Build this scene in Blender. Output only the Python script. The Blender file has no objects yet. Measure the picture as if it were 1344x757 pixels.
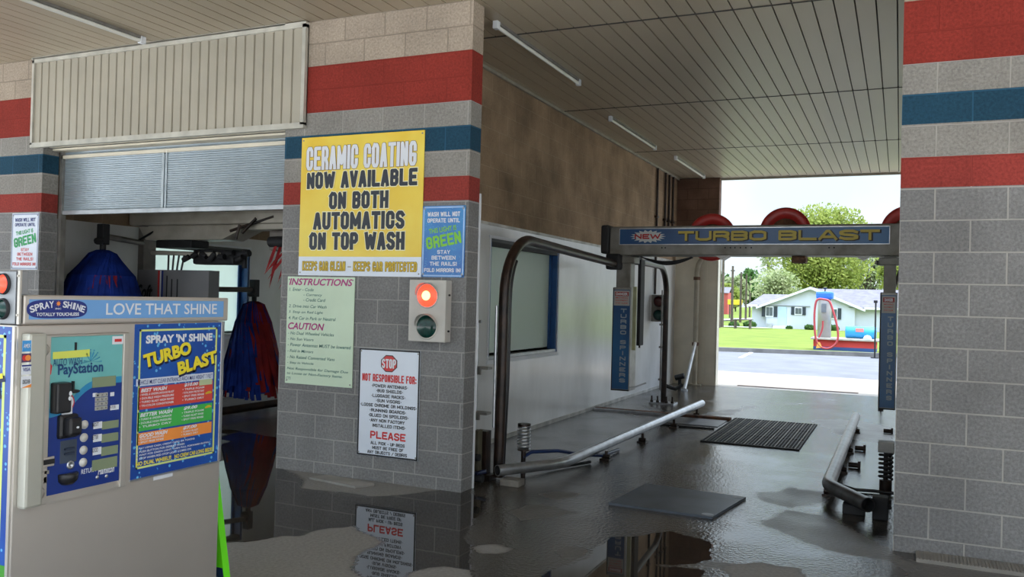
import bpy, bmesh, math, random
from mathutils import Vector, Matrix
random.seed(7)
S = bpy.context.scene
COL = S.collection
PI = math.pi
# ------------------------------------------------------------------ camera
CP = Vector((3.16947, -6.07227, 1.56903))
CR = Vector((0.90982721, 0.41418394, 0.02580919))
CU = Vector((-0.01894429, -0.02067441, 0.99960676))
CF = Vector((-0.41455466, 0.90995837, 0.01096372))
FPX = 1118.89
cam = bpy.data.cameras.new('camera'); co = bpy.data.objects.new('camera', cam); COL.objects.link(co)
cam.sensor_width = 36; cam.lens = 36*FPX/1344; cam.clip_end = 2000; cam.clip_start = .05
m = Matrix((CR, CU, -CF)).transposed().to_4x4(); m.translation = CP
co.matrix_world = m; S.camera = co
def at(px, py, ax, v):
    """world point seen at a photo position, on the plane axis = v"""
    d = CF + CR*((px-672)/FPX) - CU*((py-378.5)/FPX)
    i = 'xyz'.index(ax)
    return CP + d*((v-CP[i])/d[i])

# ------------------------------------------------------------------ materials
MATS = {}
def sock(b, n): return b.inputs[n]
def pm(name, col, rough=.6, metal=0., var=.12, scale=6., bump=.0, bscale=None, col2=None, spec=.5, stretch=None, emit=None, estr=0):
    if name in MATS: return MATS[name]
    mt = bpy.data.materials.new(name); mt.use_nodes = True
    nt = mt.node_tree; N = nt.nodes; L = nt.links; b = N['Principled BSDF']
    b.inputs['Roughness'].default_value = rough; b.inputs['Metallic'].default_value = metal
    b.inputs['Specular IOR Level'].default_value = spec
    tc = N.new('ShaderNodeTexCoord'); mp = N.new('ShaderNodeMapping'); L.new(tc.outputs['Object'], mp.inputs[0])
    if stretch: mp.inputs['Scale'].default_value = stretch
    nz = N.new('ShaderNodeTexNoise'); nz.inputs['Scale'].default_value = scale; nz.inputs['Detail'].default_value = 4
    L.new(mp.outputs[0], nz.inputs['Vector'])
    rp = N.new('ShaderNodeValToRGB'); c = Vector(col)
    c2 = Vector(col2) if col2 else c*(1-var*2)
    c1 = c if col2 else c*(1+var*.6)
    rp.color_ramp.elements[0].position = .32; rp.color_ramp.elements[1].position = .68
    rp.color_ramp.elements[0].color = (*c2, 1); rp.color_ramp.elements[1].color = (*[min(1, x) for x in c1], 1)
    L.new(nz.outputs['Fac'], rp.inputs[0]); L.new(rp.outputs[0], b.inputs['Base Color'])
    if bump:
        n2 = N.new('ShaderNodeTexNoise'); n2.inputs['Scale'].default_value = bscale or scale*5; n2.inputs['Detail'].default_value = 5
        L.new(tc.outputs['Object'], n2.inputs['Vector'])
        bp = N.new('ShaderNodeBump'); bp.inputs['Strength'].default_value = bump; bp.inputs['Distance'].default_value = .02
        L.new(n2.outputs['Fac'], bp.inputs['Height']); L.new(bp.outputs[0], b.inputs['Normal'])
    if emit:
        b.inputs['Emission Color'].default_value = (*emit, 1); b.inputs['Emission Strength'].default_value = estr
    MATS[name] = mt
    return mt
def flat(name, col, rough=.5, metal=0.): return pm(name, col, rough, metal, var=.03, scale=3)

def block_mat(name, painted_top=None, mode='bands'):
    """coloured split-face block wall in running bond; u = x (or y), v = z"""
    mt = bpy.data.materials.new(name); mt.use_nodes = True
    nt = mt.node_tree; N = nt.nodes; L = nt.links; b = N['Principled BSDF']
    b.inputs['Roughness'].default_value = .9; b.inputs['Specular IOR Level'].default_value = .25
    g = N.new('ShaderNodeNewGeometry'); sp = N.new('ShaderNodeSeparateXYZ'); L.new(g.outputs['Position'], sp.inputs[0])
    sn = N.new('ShaderNodeSeparateXYZ'); L.new(g.outputs['Normal'], sn.inputs[0])
    ab = N.new('ShaderNodeMath'); ab.operation = 'ABSOLUTE'; L.new(sn.outputs['X'], ab.inputs[0])
    gt = N.new('ShaderNodeMath'); gt.operation = 'GREATER_THAN'; gt.inputs[1].default_value = .5; L.new(ab.outputs[0], gt.inputs[0])
    mx = N.new('ShaderNodeMix'); L.new(gt.outputs[0], mx.inputs[0]); 
    ax = N.new('ShaderNodeMath'); ax.operation = 'ADD'; L.new(sp.outputs['X'], ax.inputs[0]); ax.inputs[1].default_value = U_OFF[mode]
    L.new(ax.outputs[0], mx.inputs[2]); L.new(sp.outputs['Y'], mx.inputs[3])
    az = N.new('ShaderNodeMath'); az.operation = 'ADD'; L.new(sp.outputs['Z'], az.inputs[0]); az.inputs[1].default_value = .2032*20-2.337+.2032*0
    cb = N.new('ShaderNodeCombineXYZ'); L.new(mx.outputs[0], cb.inputs[0]); L.new(az.outputs[0], cb.inputs[1])
    br = N.new('ShaderNodeTexBrick'); br.offset = .5; br.inputs['Scale'].default_value = 1
    br.inputs['Brick Width'].default_value = .4064; br.inputs['Row Height'].default_value = .2032
    br.inputs['Mortar Size'].default_value = .0058 if mode != 'painted' else .004; br.inputs['Mortar Smooth'].default_value = .25
    br.inputs['Color1'].default_value = (.9, .9, .9, 1); br.inputs['Color2'].default_value = (1, 1, 1, 1)
    L.new(cb.outputs[0], br.inputs['Vector'])
    nz = N.new('ShaderNodeTexNoise'); nz.inputs['Scale'].default_value = 55; nz.inputs['Detail'].default_value = 8; nz.inputs['Roughness'].default_value = .7
    L.new(g.outputs['Position'], nz.inputs['Vector'])
    n3 = N.new('ShaderNodeTexNoise'); n3.inputs['Scale'].default_value = 2.2; n3.inputs['Detail'].default_value = 5
    L.new(g.outputs['Position'], n3.inputs['Vector'])
    dv = N.new('ShaderNodeMath'); dv.operation = 'DIVIDE'; dv.inputs[1].default_value = 4.2; L.new(sp.outputs['Z'], dv.inputs[0])
    def ramp(stops):
        r = N.new('ShaderNodeValToRGB'); r.color_ramp.interpolation = 'CONSTANT'
        e = r.color_ramp.elements
        while len(e) > 1: e.remove(e[-1])
        e[0].position = 0; e[0].color = (*stops[0][1], 1)
        for z, c in stops[1:]:
            q = e.new(z/4.2); q.color = (*c, 1)
        L.new(dv.outputs[0], r.inputs[0]); return r
    z0 = 2.337; h = .2032
    GR = (.245, .243, .242); GL = (.30, .285, .26)  # upper grey bands coloured warmer and lighter, the tint of bounced light
    RED = (.32, .05, .04); RED2 = (.29, .037, .026); BLU = (.018, .068, .115); BEI = (.43, .355, .28)
    if mode == 'painted':
        face = ramp([(0, (.40, .28, .18))]); mort = ramp([(0, (.50, .38, .26))])
    elif mode == 'jut':
        face = ramp([(0, (.80, .72, .58)), (2.50, (.24, .14, .10))]); mort = ramp([(0, (.58, .5, .4)), (2.50, (.15, .09, .07))])
    else:
        st = [(0, GR), (z0, RED), (z0+h, GL), (z0+2*h, BLU), (z0+3*h, GL), (z0+4*h, RED2), (z0+6*h, BEI)]
        face = ramp(st)
        lite = (.40, .385, .36) if mode == 'right' else (.37, .36, .345)
        mort = ramp([(0, lite), (z0, tuple(x*.92 for x in RED)), (z0+h, (.38, .36, .33)), (z0+2*h, tuple(x*1.5 for x in BLU)), (z0+3*h, (.38, .36, .33)), (z0+4*h, tuple(x*.9 for x in RED2)), (z0+6*h, tuple(x*.7 for x in BEI))])
    m1 = N.new('ShaderNodeMix'); m1.data_type = 'RGBA'; m1.blend_type = 'MULTIPLY'; m1.inputs[0].default_value = .8
    L.new(face.outputs[0], m1.inputs[6]); L.new(br.outputs['Color'], m1.inputs[7])
    m2 = N.new('ShaderNodeMix'); m2.data_type = 'RGBA'; m2.blend_type = 'MULTIPLY'; m2.inputs[0].default_value = 1
    cr = N.new('ShaderNodeMapRange'); cr.inputs[1].default_value = .3; cr.inputs[2].default_value = .7; cr.inputs[3].default_value = .62 if mode in ('bands', 'right') else .85; cr.inputs[4].default_value = 1.25 if mode in ('bands', 'right') else 1.1
    L.new(nz.outputs['Fac'], cr.inputs[0])
    L.new(m1.outputs[2], m2.inputs[6]); L.new(cr.outputs[0], m2.inputs[7])
    m3 = N.new('ShaderNodeMix'); m3.data_type = 'RGBA'; L.new(br.outputs['Fac'], m3.inputs[0]); L.new(m2.outputs[2], m3.inputs[6]); L.new(mort.outputs[0], m3.inputs[7])
    m4 = N.new('ShaderNodeMix'); m4.data_type = 'RGBA'; m4.blend_type = 'MULTIPLY'; m4.inputs[0].default_value = 1
    c3 = N.new('ShaderNodeMapRange'); c3.inputs[1].default_value = .3; c3.inputs[2].default_value = .7; c3.inputs[3].default_value = .84 if mode in ('bands', 'right') else .55; c3.inputs[4].default_value = 1.08
    L.new(n3.outputs['Fac'], c3.inputs[0]); L.new(m3.outputs[2], m4.inputs[6]); L.new(c3.outputs[0], m4.inputs[7])
    L.new(m4.outputs[2], b.inputs['Base Color'])
    # relief: recessed joints and split faces
    inv = N.new('ShaderNodeMath'); inv.operation = 'SUBTRACT'; inv.inputs[0].default_value = 1; L.new(br.outputs['Fac'], inv.inputs[1])
    s2 = N.new('ShaderNodeMath'); s2.operation = 'MULTIPLY_ADD'; L.new(nz.outputs['Fac'], s2.inputs[0]); s2.inputs[1].default_value = .8 if mode in ('bands', 'right') else .25; L.new(inv.outputs[0], s2.inputs[2])
    bp = N.new('ShaderNodeBump'); bp.inputs['Strength'].default_value = .8; bp.inputs['Distance'].default_value = .009
    L.new(s2.outputs[0], bp.inputs['Height']); L.new(bp.outputs[0], b.inputs['Normal'])
    return mt
U_OFF = {'bands': .4325, 'right': -3.157+.2032, 'painted': 0, 'jut': 0}

# ------------------------------------------------------------------ mesh builder
class MB:
    def __init__(s): s.v = []; s.f = []; s.m = []; s.sm = []; s.marks = []; s.last = None; s.whole = False
    def add(s, vs, fs, m=0, smooth=False):
        n = len(s.v); s.v += [Vector(x) for x in vs]
        for f in fs: s.f.append([i+n for i in f]); s.m.append(m); s.sm.append(smooth)
        return s
    def box(s, x0, x1, y0, y1, z0, z1, m=0, bev=0):
        if x0 > x1: x0, x1 = x1, x0
        if y0 > y1: y0, y1 = y1, y0
        if z0 > z1: z0, z1 = z1, z0
        if bev <= 0:
            vs = [(x, y, z) for z in (z0, z1) for y in (y0, y1) for x in (x0, x1)]
            return s.add(vs, [(0, 2, 3, 1), (4, 5, 7, 6), (0, 1, 5, 4), (2, 6, 7, 3), (0, 4, 6, 2), (1, 3, 7, 5)], m)
        bm = bmesh.new(); bmesh.ops.create_cube(bm, size=1)
        for v in bm.verts: v.co = Vector(((x0+x1)/2+v.co.x*(x1-x0), (y0+y1)/2+v.co.y*(y1-y0), (z0+z1)/2+v.co.z*(z1-z0)))
        bmesh.ops.bevel(bm, geom=list(bm.edges), offset=min(bev, .45*min(x1-x0, y1-y0, z1-z0)), segments=2, affect='EDGES', profile=.6)
        return s.from_bm(bm, m)
    def from_bm(s, bm, m=0, smooth=False):
        bm.verts.index_update()
        s.add([v.co.copy() for v in bm.verts], [[v.index for v in f.verts] for f in bm.faces], m, smooth); bm.free(); return s
    def tube(s, pts, r, seg=10, m=0, caps=True, rs=None, closed=False):
        pts = [Vector(p) for p in pts]; n = len(pts); rings = []; up = None
        for i, p in enumerate(pts):
            if closed: t = (pts[(i+1) % n]-pts[i-1]).normalized()
            else: t = ((pts[min(i+1, n-1)]-p).normalized()+(p-pts[max(i-1, 0)]).normalized()).normalized()
            if up is None:
                up = Vector((0, 0, 1)) if abs(t.z) < .9 else Vector((1, 0, 0))
            up = (up-t*up.dot(t)).normalized(); w = t.cross(up)
            rr = rs[i] if rs else r
            rings.append([p+(up*math.cos(a)+w*math.sin(a))*rr for a in [2*PI*k/seg for k in range(seg)]])
        vs = [v for g in rings for v in g]; fs = []
        for i in range(n if closed else n-1):
            j = (i+1) % n
            for k in range(seg): fs.append((i*seg+k, i*seg+(k+1) % seg, j*seg+(k+1) % seg, j*seg+k))
        s.add(vs, fs, m, True)
        if caps and not closed:
            s.add(rings[0], [list(range(seg))[::-1]], m); s.add(rings[-1], [list(range(seg))], m)
        return s
    def cyl(s, a, b, r, seg=16, m=0, r2=None): return s.tube([a, b], r, seg, m, True, [r, r if r2 is None else r2])
    def lathe(s, prof, o, ax='z', seg=32, m=0):
        o = Vector(o); vs = []; fs = []
        for r, h in prof:
            for k in range(seg):
                a = 2*PI*k/seg; c, d = r*math.cos(a), r*math.sin(a)
                vs.append(o+Vector({'z': (c, d, h), 'y': (c, h, d), 'x': (h, c, d)}[ax]))
        for i in range(len(prof)-1):
            for k in range(seg): fs.append((i*seg+k, i*seg+(k+1) % seg, (i+1)*seg+(k+1) % seg, (i+1)*seg+k))
        return s.add(vs, fs, m, True)
    def poly(s, pts, fr=None, d=0., th=0., m=0):
        """flat polygon in a frame (origin,u,v,n) raised d, with thickness th"""
        P = [fr.p(a, b, d+th) for a, b in pts] if fr else [Vector(p) for p in pts]
        n = len(P); s.add(P, [list(range(n))], m)
        if th and fr:
            B = [fr.p(a, b, d) for a, b in pts]
            s.add(P+B, [(i, i+n, (i+1) % n+n, (i+1) % n) for i in range(n)]+[list(range(n, 2*n))[::-1]], m)
        return s
    def rect(s, fr, u0, u1, v0, v1, d=0., th=.002, m=0): return s.poly([(u0, v0), (u1, v0), (u1, v1), (u0, v1)], fr, d, th, m)
    def ell(s, fr, u, v, ru, rv, d=0., th=.002, m=0, seg=24, a0=0, a1=2*PI):
        return s.poly([(u+ru*math.cos(a0+(a1-a0)*k/seg), v+rv*math.sin(a0+(a1-a0)*k/seg)) for k in range(seg)], fr, d, th, m)
    def build(s, name, mats, parent=None, loc=None, fixn=True):
        if 'lettering' in name and len(s.marks) > 1 and not s.whole:
            ends = s.marks[1:]+[(len(s.v), len(s.f))]; out = None
            for (v0, f0), (v1, f1) in zip(s.marks, ends):
                q = MB(); q.v = s.v[v0:v1]; q.f = [[i-v0 for i in f] for f in s.f[f0:f1]]; q.m = s.m[f0:f1]; q.sm = s.sm[f0:f1]
                out = q.build(name, mats, parent, loc, fixn)
            return out
        me = bpy.data.meshes.new(name)
        if parent is not None: o0 = Vector(parent.get('_o', (0, 0, 0)))
        elif loc is not None: o0 = Vector(loc)
        else:
            xs = [v.x for v in s.v]; ys = [v.y for v in s.v]; zs = [v.z for v in s.v]
            o0 = Vector(((min(xs)+max(xs))/2, (min(ys)+max(ys))/2, min(zs)))
        me.from_pydata([v-o0 for v in s.v], [], s.f); 
        if not isinstance(mats, (list, tuple)): mats = [mats]
        for x in mats: me.materials.append(x)
        me.polygons.foreach_set('material_index', s.m); me.polygons.foreach_set('use_smooth', s.sm)
        if fixn:
            bm = bmesh.new(); bm.from_mesh(me); bmesh.ops.recalc_face_normals(bm, faces=list(bm.faces)); bm.to_mesh(me); bm.free()
        me.update()
        o = bpy.data.objects.new(name, me); COL.objects.link(o)
        if parent is not None:
            o.parent = parent
            if parent.type == 'EMPTY': o.location = (0, 0, 0)
        else: o.location = o0
        o['_o'] = tuple(o0)
        return o
class Fr:
    def __init__(s, o, u, v): s.o = Vector(o); s.u = Vector(u).normalized(); s.v = Vector(v).normalized(); s.n = s.u.cross(s.v)
    def p(s, a, b, d=0): return s.o+s.u*a+s.v*b+s.n*d
def facade(x, z, y=0): return Fr((x, y, z), (1, 0, 0), (0, 0, 1))
def side(y, z, x): return Fr((x, y, z), (0, 1, 0), (0, 0, 1))
def thing(name, loc, label, cat, group=None, kind=None):
    o = bpy.data.objects.new(name, None); o.empty_display_size = .1; COL.objects.link(o); o.location = loc; o['_o'] = tuple(loc)
    return tag(o, label, cat, group, kind)
def tag(o, label=None, cat=None, group=None, kind=None):
    if label: o['label'] = label
    if cat: o['category'] = cat
    if group: o['group'] = group
    if kind: o['kind'] = kind
    return o
def struct(o, label=None, cat=None): return tag(o, label, cat, None, 'structure')

# ------------------------------------------------------------------ lettering
_tc = {}
def glyphs(body, fat=0., shear=0., space=1.):
    k = (body, fat, shear, space)
    if k in _tc: return _tc[k]
    c = bpy.data.curves.new('t', 'FONT'); c.body = body; c.size = 1; c.offset = fat; c.shear = shear; c.space_character = space
    c.resolution_u = 3; c.fill_mode = 'FRONT'; c.dimensions = '2D'
    o = bpy.data.objects.new('t', c); COL.objects.link(o)
    dg = bpy.context.evaluated_depsgraph_get(); me = bpy.data.meshes.new_from_object(o.evaluated_get(dg))
    vs = [(v.co.x, v.co.y) for v in me.vertices]; fs = [list(p.vertices) for p in me.polygons]
    bpy.data.objects.remove(o); bpy.data.curves.remove(c); bpy.data.meshes.remove(me)
    _tc[k] = (vs, fs); return vs, fs
def text(mb, fr, body, u0, u1, v0, v1, d=.003, m=0, fat=.0, shear=0., rot=0., space=1.):
    """write body fitted to the box u0..u1, v0..v1 of a frame"""
    vs, fs = glyphs(body, fat, shear, space)
    if not vs: return
    ref, _ = glyphs(body, 0., shear, space)
    xa, xb = min(v[0] for v in ref), max(v[0] for v in ref); ya, yb = min(v[1] for v in ref), max(v[1] for v in ref)
    if body.upper() == body: pass
    sx = (u1-u0)/max(xb-xa, 1e-4); sy = (v1-v0)/max(yb-ya, 1e-4); cu, cv = (u0+u1)/2, (v0+v1)/2
    mx_, my_ = (xa+xb)/2, (ya+yb)/2; c, s_ = math.cos(rot), math.sin(rot)
    if body != mb.last: mb.marks.append((len(mb.v), len(mb.f))); mb.last = body
    P = []
    for x, y in vs:
        a, b = (x-mx_)*sx, (y-my_)*sy
        P.append(fr.p(cu+a*c-b*s_, cv+a*s_+b*c, d))
    mb.add(P, fs, m)

GL = {'A': [[(0, 0), (.42, 1), (.58, 1), (1, 0)], [(.2, .27), (.8, .27)]], 'B': [[(0, .52), (0, 1), (.72, 1), (1, .88), (1, .64), (.75, .52), (0, .52), (0, 0), (.72, 0), (1, .13), (1, .4), (.75, .52)]],
 'C': [[(1, .68), (1, .86), (.75, 1), (.25, 1), (0, .86), (0, .14), (.25, 0), (.75, 0), (1, .14), (1, .32)]], 'D': [[(0, 0), (0, 1), (.65, 1), (1, .84), (1, .16), (.65, 0), (0, 0), (0, .2)]],
 'E': [[(1, 1), (0, 1), (0, 0), (1, 0)], [(0, .5), (.8, .5)]], 'F': [[(1, 1), (0, 1), (0, 0)], [(0, .5), (.8, .5)]], 'G': [[(1, .7), (1, .86), (.75, 1), (.25, 1), (0, .86), (0, .14), (.25, 0), (.75, 0), (1, .14), (1, .44), (.62, .44)]],
 'H': [[(0, 0), (0, 1)], [(1, 0), (1, 1)], [(0, .5), (1, .5)]], 'I': [[(.5, 0), (.5, 1)]], 'J': [[(1, 1), (1, .15), (.7, 0), (.25, 0), (0, .2)]], 'K': [[(0, 0), (0, 1)], [(1, 1), (.08, .5), (1, 0)]], 'L': [[(0, 1), (0, 0), (1, 0)]],
 'M': [[(0, 0), (0, 1), (.5, .2), (1, 1), (1, 0)]], 'N': [[(0, 0), (0, 1), (1, 0), (1, 1)]], 'O': [[(.25, 1), (0, .86), (0, .14), (.25, 0), (.75, 0), (1, .14), (1, .86), (.75, 1), (.25, 1), (0, .86)]],
 'P': [[(0, 0), (0, 1), (.72, 1), (1, .87), (1, .58), (.72, .44), (0, .44)]], 'R': [[(0, 0), (0, 1), (.72, 1), (1, .87), (1, .6), (.72, .47), (0, .47)], [(.6, .47), (1, .25), (1, 0)]],
 'S': [[(.98, .86), (.75, 1), (.25, 1), (0, .87), (0, .66), (.25, .54), (.75, .46), (1, .34), (1, .13), (.75, 0), (.25, 0), (.02, .14)]], 'T': [[(0, 1), (1, 1)], [(.5, 1), (.5, 0)]],
 'U': [[(0, 1), (0, .14), (.25, 0), (.75, 0), (1, .14), (1, 1)]], 'V': [[(0, 1), (.44, 0), (.56, 0), (1, 1)]], 'W': [[(0, 1), (.22, 0), (.5, .85), (.78, 0), (1, 1)]], 'X': [[(0, 0), (1, 1)], [(0, 1), (1, 0)]], 'Y': [[(0, 1), (.5, .45), (1, 1)], [(.5, .45), (.5, 0)]],
 'Z': [[(0, 1), (1, 1), (0, 0), (1, 0)]], '-': [[(0, .45), (1, .45)]], '!': [[(.5, 1), (.5, .35)], [(.5, .04), (.5, 0)]], '/': [[(0, 0), (1, 1)]], ':': [[(.5, .6), (.5, .62)], [(.5, .1), (.5, .12)]], '•': [[(.5, .42), (.5, .52)]], "'": [[(.5, 1), (.5, .8)]]}
def wide(c): return {'M': 1.3, 'W': 1.42, 'I': .42, ' ': .55, '-': .6, '!': .42, ':': .42, '•': .5, "'": .4}.get(c, 1)
def btext(mb, fr, body, u0, u1, v0, v1, d=.003, m=0, t=.19, grow=0., rot=0., shear=0., gap=.11):
    """heavy block capitals fitted to a box: t = stroke as a share of the height, grow = extra outline in metres"""
    H_ = v1-v0; T_ = t*H_; n = sum(wide(c) for c in body)+gap*(len(body)-1); U_ = (u1-u0)/n; T_ = min(T_, U_*.42)
    lift = [0]; cu, cv = (u0+u1)/2, (v0+v1)/2; c_, s_ = math.cos(rot), math.sin(rot)
    def P(a, b): a += (b-cv)*shear; a, b = a-cu, b-cv; return fr.p(cu+a*c_-b*s_, cv+a*s_+b*c_, d+lift[0])
    if body != mb.last: mb.marks.append((len(mb.v), len(mb.f))); mb.last = body
    x = u0; h = T_/2; R_ = h+grow
    for ch in body:
        w_ = wide(ch)*U_; lift[0] = 0
        for st in GL.get(ch, []):
            q = [Vector((x+h+a*(w_-T_), v0+h+b*(H_-T_))) for a, b in st]
            for i in range(len(q)-1):
                a, b = q[i], q[i+1]; e = (b-a); L_ = e.length; e = e/L_ if L_ > 1e-6 else Vector((0, 1)); nn = Vector((-e.y, e.x))
                a2 = a-e*(R_ if i == 0 else 0); b2 = b+e*(R_ if i == len(q)-2 else 0)
                lift[0] += .00003
                mb.add([P(*(a2+nn*R_)), P(*(a2-nn*R_)), P(*(b2-nn*R_)), P(*(b2+nn*R_))], [(0, 1, 2, 3)], m)
                lift[0] += .00003
                if i: mb.add([P(a.x+R_*1.04*math.cos(k*PI/4+PI/8), a.y+R_*1.04*math.sin(k*PI/4+PI/8)) for k in range(8)], [tuple(range(8))], m)
        x += w_+gap*U_
# ------------------------------------------------------------------ colours
steel = pm('brushed_steel', (.64, .59, .53), .40, .7, .02, 3)
steel_dk = pm('dull_steel', (.33, .32, .30), .45, .6, .15, 8)
galv = pm('galvanised', (.55, .57, .60), .32, .85, .12, 10)
rust = pm('rusty_pipe', (.045, .024, .016), .38, .25, .4, 9, .1, col2=(.012, .009, .008))
rust2 = pm('rust', (.20, .09, .045), .8, .1, .3, 14, .2, col2=(.07, .04, .03))
blk = pm('black_plastic', (.014, .014, .016), .35, 0, .1)
blkm = pm('black_rubber', (.018, .018, .02), .7, 0, .2)
ink = flat('black_ink', (.012, .012, .016), .5)
white = flat('white_vinyl', (.72, .74, .78), .45)
signw = pm('sign_white', (.74, .80, .90), .4, 0, .03, 3)
yel = flat('yellow_vinyl', (.85, .70, .03), .45)
redv = flat('red_vinyl', (.62, .03, .03), .45)
grn = flat('green_vinyl', (.06, .42, .08), .45)
org = flat('orange_vinyl', (.85, .28, .05), .45)
mag = flat('magenta_vinyl', (.42, .03, .20), .5)
navy = flat('navy_vinyl', (.015, .03, .20), .4)
cream = pm('cream_enamel', (.78, .71, .57), .35, 0, .06, 3)
brownt = flat('brown_outline', (.20, .11, .04), .5)
gold = flat('gold_vinyl', (.62, .42, .02), .5)
dirty = pm('dirty_galvanised', (.26, .25, .23), .5, .35, .22, 5, col2=(.15, .135, .11))

# ================================================================== SETTING
# floor with wet, damp and dry regions held on a vertex attribute
DRY = [[(296, 712), (345, 706), (392, 703), (420, 696), (463, 690), (478, 700), (497, 712), (482, 722), (466, 733), (462, 745), (480, 760), (200, 770), (200, 720)],
       [(366, 612), (400, 630), (392, 641), (430, 644), (486, 652), (530, 649), (585, 643), (600, 640), (470, 618), (400, 600)],
       [(626, 719), (645, 715), (672, 720), (655, 726), (632, 725)], [(535, 753), (580, 742), (615, 748), (622, 765), (530, 765)],
       [(950, 744), (1000, 738), (1050, 746), (1060, 762), (955, 762)]]
FAINT = [[(660, 672), (690, 661), (730, 664), (752, 672), (720, 680), (680, 684)], [(720, 722), (745, 715), (775, 722), (770, 734), (735, 736)],
         [(700, 648), (735, 643), (765, 648), (730, 655)], [(1175, 735), (1344, 752), (1344, 790), (1175, 790)]]
DULL = [[(985, 682), (1035, 668), (1085, 674), (1115, 690), (1170, 712), (1172, 735), (1120, 728), (1050, 712)],
        [(985, 645), (1040, 638), (1088, 645), (1092, 660), (1040, 668), (1000, 660)], [(1062, 552), (1100, 548), (1175, 560), (1175, 585), (1110, 575)],
        [(840, 530), (905, 545), (1000, 530), (960, 545), (860, 545)], [(870, 742), (930, 735), (980, 742), (930, 752)]]
WET = [[(280, 600), (366, 612), (400, 640), (486, 652), (600, 645), (640, 655), (610, 700), (625, 757), (600, 790), (280, 790)], [(800, 706), (880, 698), (948, 715), (930, 760), (930, 790), (640, 790), (740, 745)],
       [(286, 560), (372, 575), (366, 640), (286, 640)]]
def fl(polys): return [[(at(x, y, 'z', 0).x, at(x, y, 'z', 0).y) for x, y in p] for p in polys]
SHEEN = [[(900, 600), (1000, 560), (1130, 590), (1180, 640), (1180, 757), (880, 757), (940, 690), (985, 650)]]
DRY, FAINT, WET, DULL, SHEEN = fl(DRY), fl(FAINT), fl(WET), fl(DULL), fl(SHEEN)
BB = {}
def edge_dist(P, x, y):
    """signed distance to a polygon (inside positive)"""
    ins = False; d = 1e9; n = len(P); j = n-1
    for i in range(n):
        x1, y1 = P[i]; x2, y2 = P[j]
        if (y1 > y) != (y2 > y) and x < (x2-x1)*(y-y1)/(y2-y1)+x1: ins = not ins
        dx, dy = x2-x1, y2-y1; t = max(0, min(1, ((x-x1)*dx+(y-y1)*dy)/(dx*dx+dy*dy+1e-12)))
        e = (x-x1-t*dx)**2+(y-y1-t*dy)**2
        if e < d: d = e
        j = i
    d = math.sqrt(d); return d if ins else -d
from mathutils import noise as mn
def best(polys, x, y):
    b = -1
    for P in polys:
        k = id(P)
        if k not in BB: BB[k] = (min(p[0] for p in P)-.2, max(p[0] for p in P)+.2, min(p[1] for p in P)-.2, max(p[1] for p in P)+.2)
        q = BB[k]
        if q[0] < x < q[1] and q[2] < y < q[3]: b = max(b, edge_dist(P, x, y))
    return b
def sst(a, b, x): t = max(0, min(1, (x-a)/(b-a))); return t*t*(3-2*t)
def wetness(x, y):
    n = mn.noise(Vector((x*3.1, y*3.1, 0)))*.09+mn.noise(Vector((x*11, y*11, 3)))*.03
    w = .5
    e = best(WET, x, y)+n*.8; w += .5*sst(-.02, .03, e)
    w = max(w, .5+.24*sst(-.15, .3, best(SHEEN, x, y)+mn.noise(Vector((x*1.3, y*.8, 7)))*.5))
    k = best(DULL, x, y)+n; w += (.36-w)*sst(-.03, .06, k)
    f = best(FAINT, x, y)+n; w += (.26-w)*sst(-.03, .05, f)
    g = best(DRY, x, y)+n*.6; w *= 1-sst(-.015, .02, g)
    return w
xs = [-6.0+.3*i for i in range(11)]+[-2.96+.03*i for i in range(222)]+[4.2]
xs = [x for x in xs]
ys = [-7.5, -6.5, -5.5, -4.5, -3.5]+[-3.2+.03*i for i in range(150)]+[1.3+.08*i for i in range(112)]+[10.3]
fb = MB(); nx, ny = len(xs), len(ys)
fb.v = [Vector((x, y, 0)) for y in ys for x in xs]
for j in range(ny-1):
    for i in range(nx-1): fb.f.append([j*nx+i, j*nx+i+1, (j+1)*nx+i+1, (j+1)*nx+i]); fb.m.append(0); fb.sm.append(False)
fm = bpy.data.materials.new('wet_concrete'); fm.use_nodes = True
nt = fm.node_tree; N = nt.nodes; L = nt.links; b = N['Principled BSDF']
at_ = N.new('ShaderNodeAttribute'); at_.attribute_name = 'wet'
nz = N.new('ShaderNodeTexNoise'); nz.inputs['Scale'].default_value = 1.6; nz.inputs['Detail'].default_value = 6
tc = N.new('ShaderNodeNewGeometry'); L.new(tc.outputs['Position'], nz.inputs['Vector'])
n2 = N.new('ShaderNodeTexNoise'); n2.inputs['Scale'].default_value = 45; n2.inputs['Detail'].default_value = 4; L.new(tc.outputs['Position'], n2.inputs['Vector'])
ma = N.new('ShaderNodeMath'); ma.operation = 'MULTIPLY_ADD'; L.new(nz.outputs['Fac'], ma.inputs[0]); ma.inputs[1].default_value = .5; ma.inputs[2].default_value = -.25
ad = N.new('ShaderNodeMath'); ad.operation = 'ADD'; L.new(at_.outputs['Fac'], ad.inputs[0]); L.new(ma.outputs[0], ad.inputs[1])
def vr(stops, src):
    r = N.new('ShaderNodeValToRGB'); e = r.color_ramp.elements
    e[0].position, e[0].color = stops[0][0], (*stops[0][1], 1); e[1].position, e[1].color = stops[-1][0], (*stops[-1][1], 1)
    for p, c in stops[1:-1]: q = e.new(p); q.color = (*c, 1)
    L.new(src, r.inputs[0]); return r
rc = vr([(.05, (.27, .26, .245)), (.3, (.13, .12, .11)), (.5, (.078, .068, .056)), (.9, (.034, .029, .024))], ad.outputs[0])
mc = N.new('ShaderNodeMix'); mc.data_type = 'RGBA'; mc.blend_type = 'MULTIPLY'; mc.inputs[0].default_value = .5
L.new(rc.outputs[0], mc.inputs[6]); L.new(n2.outputs['Fac'], mc.inputs[7]); L.new(mc.outputs[2], b.inputs['Base Color'])
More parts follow.
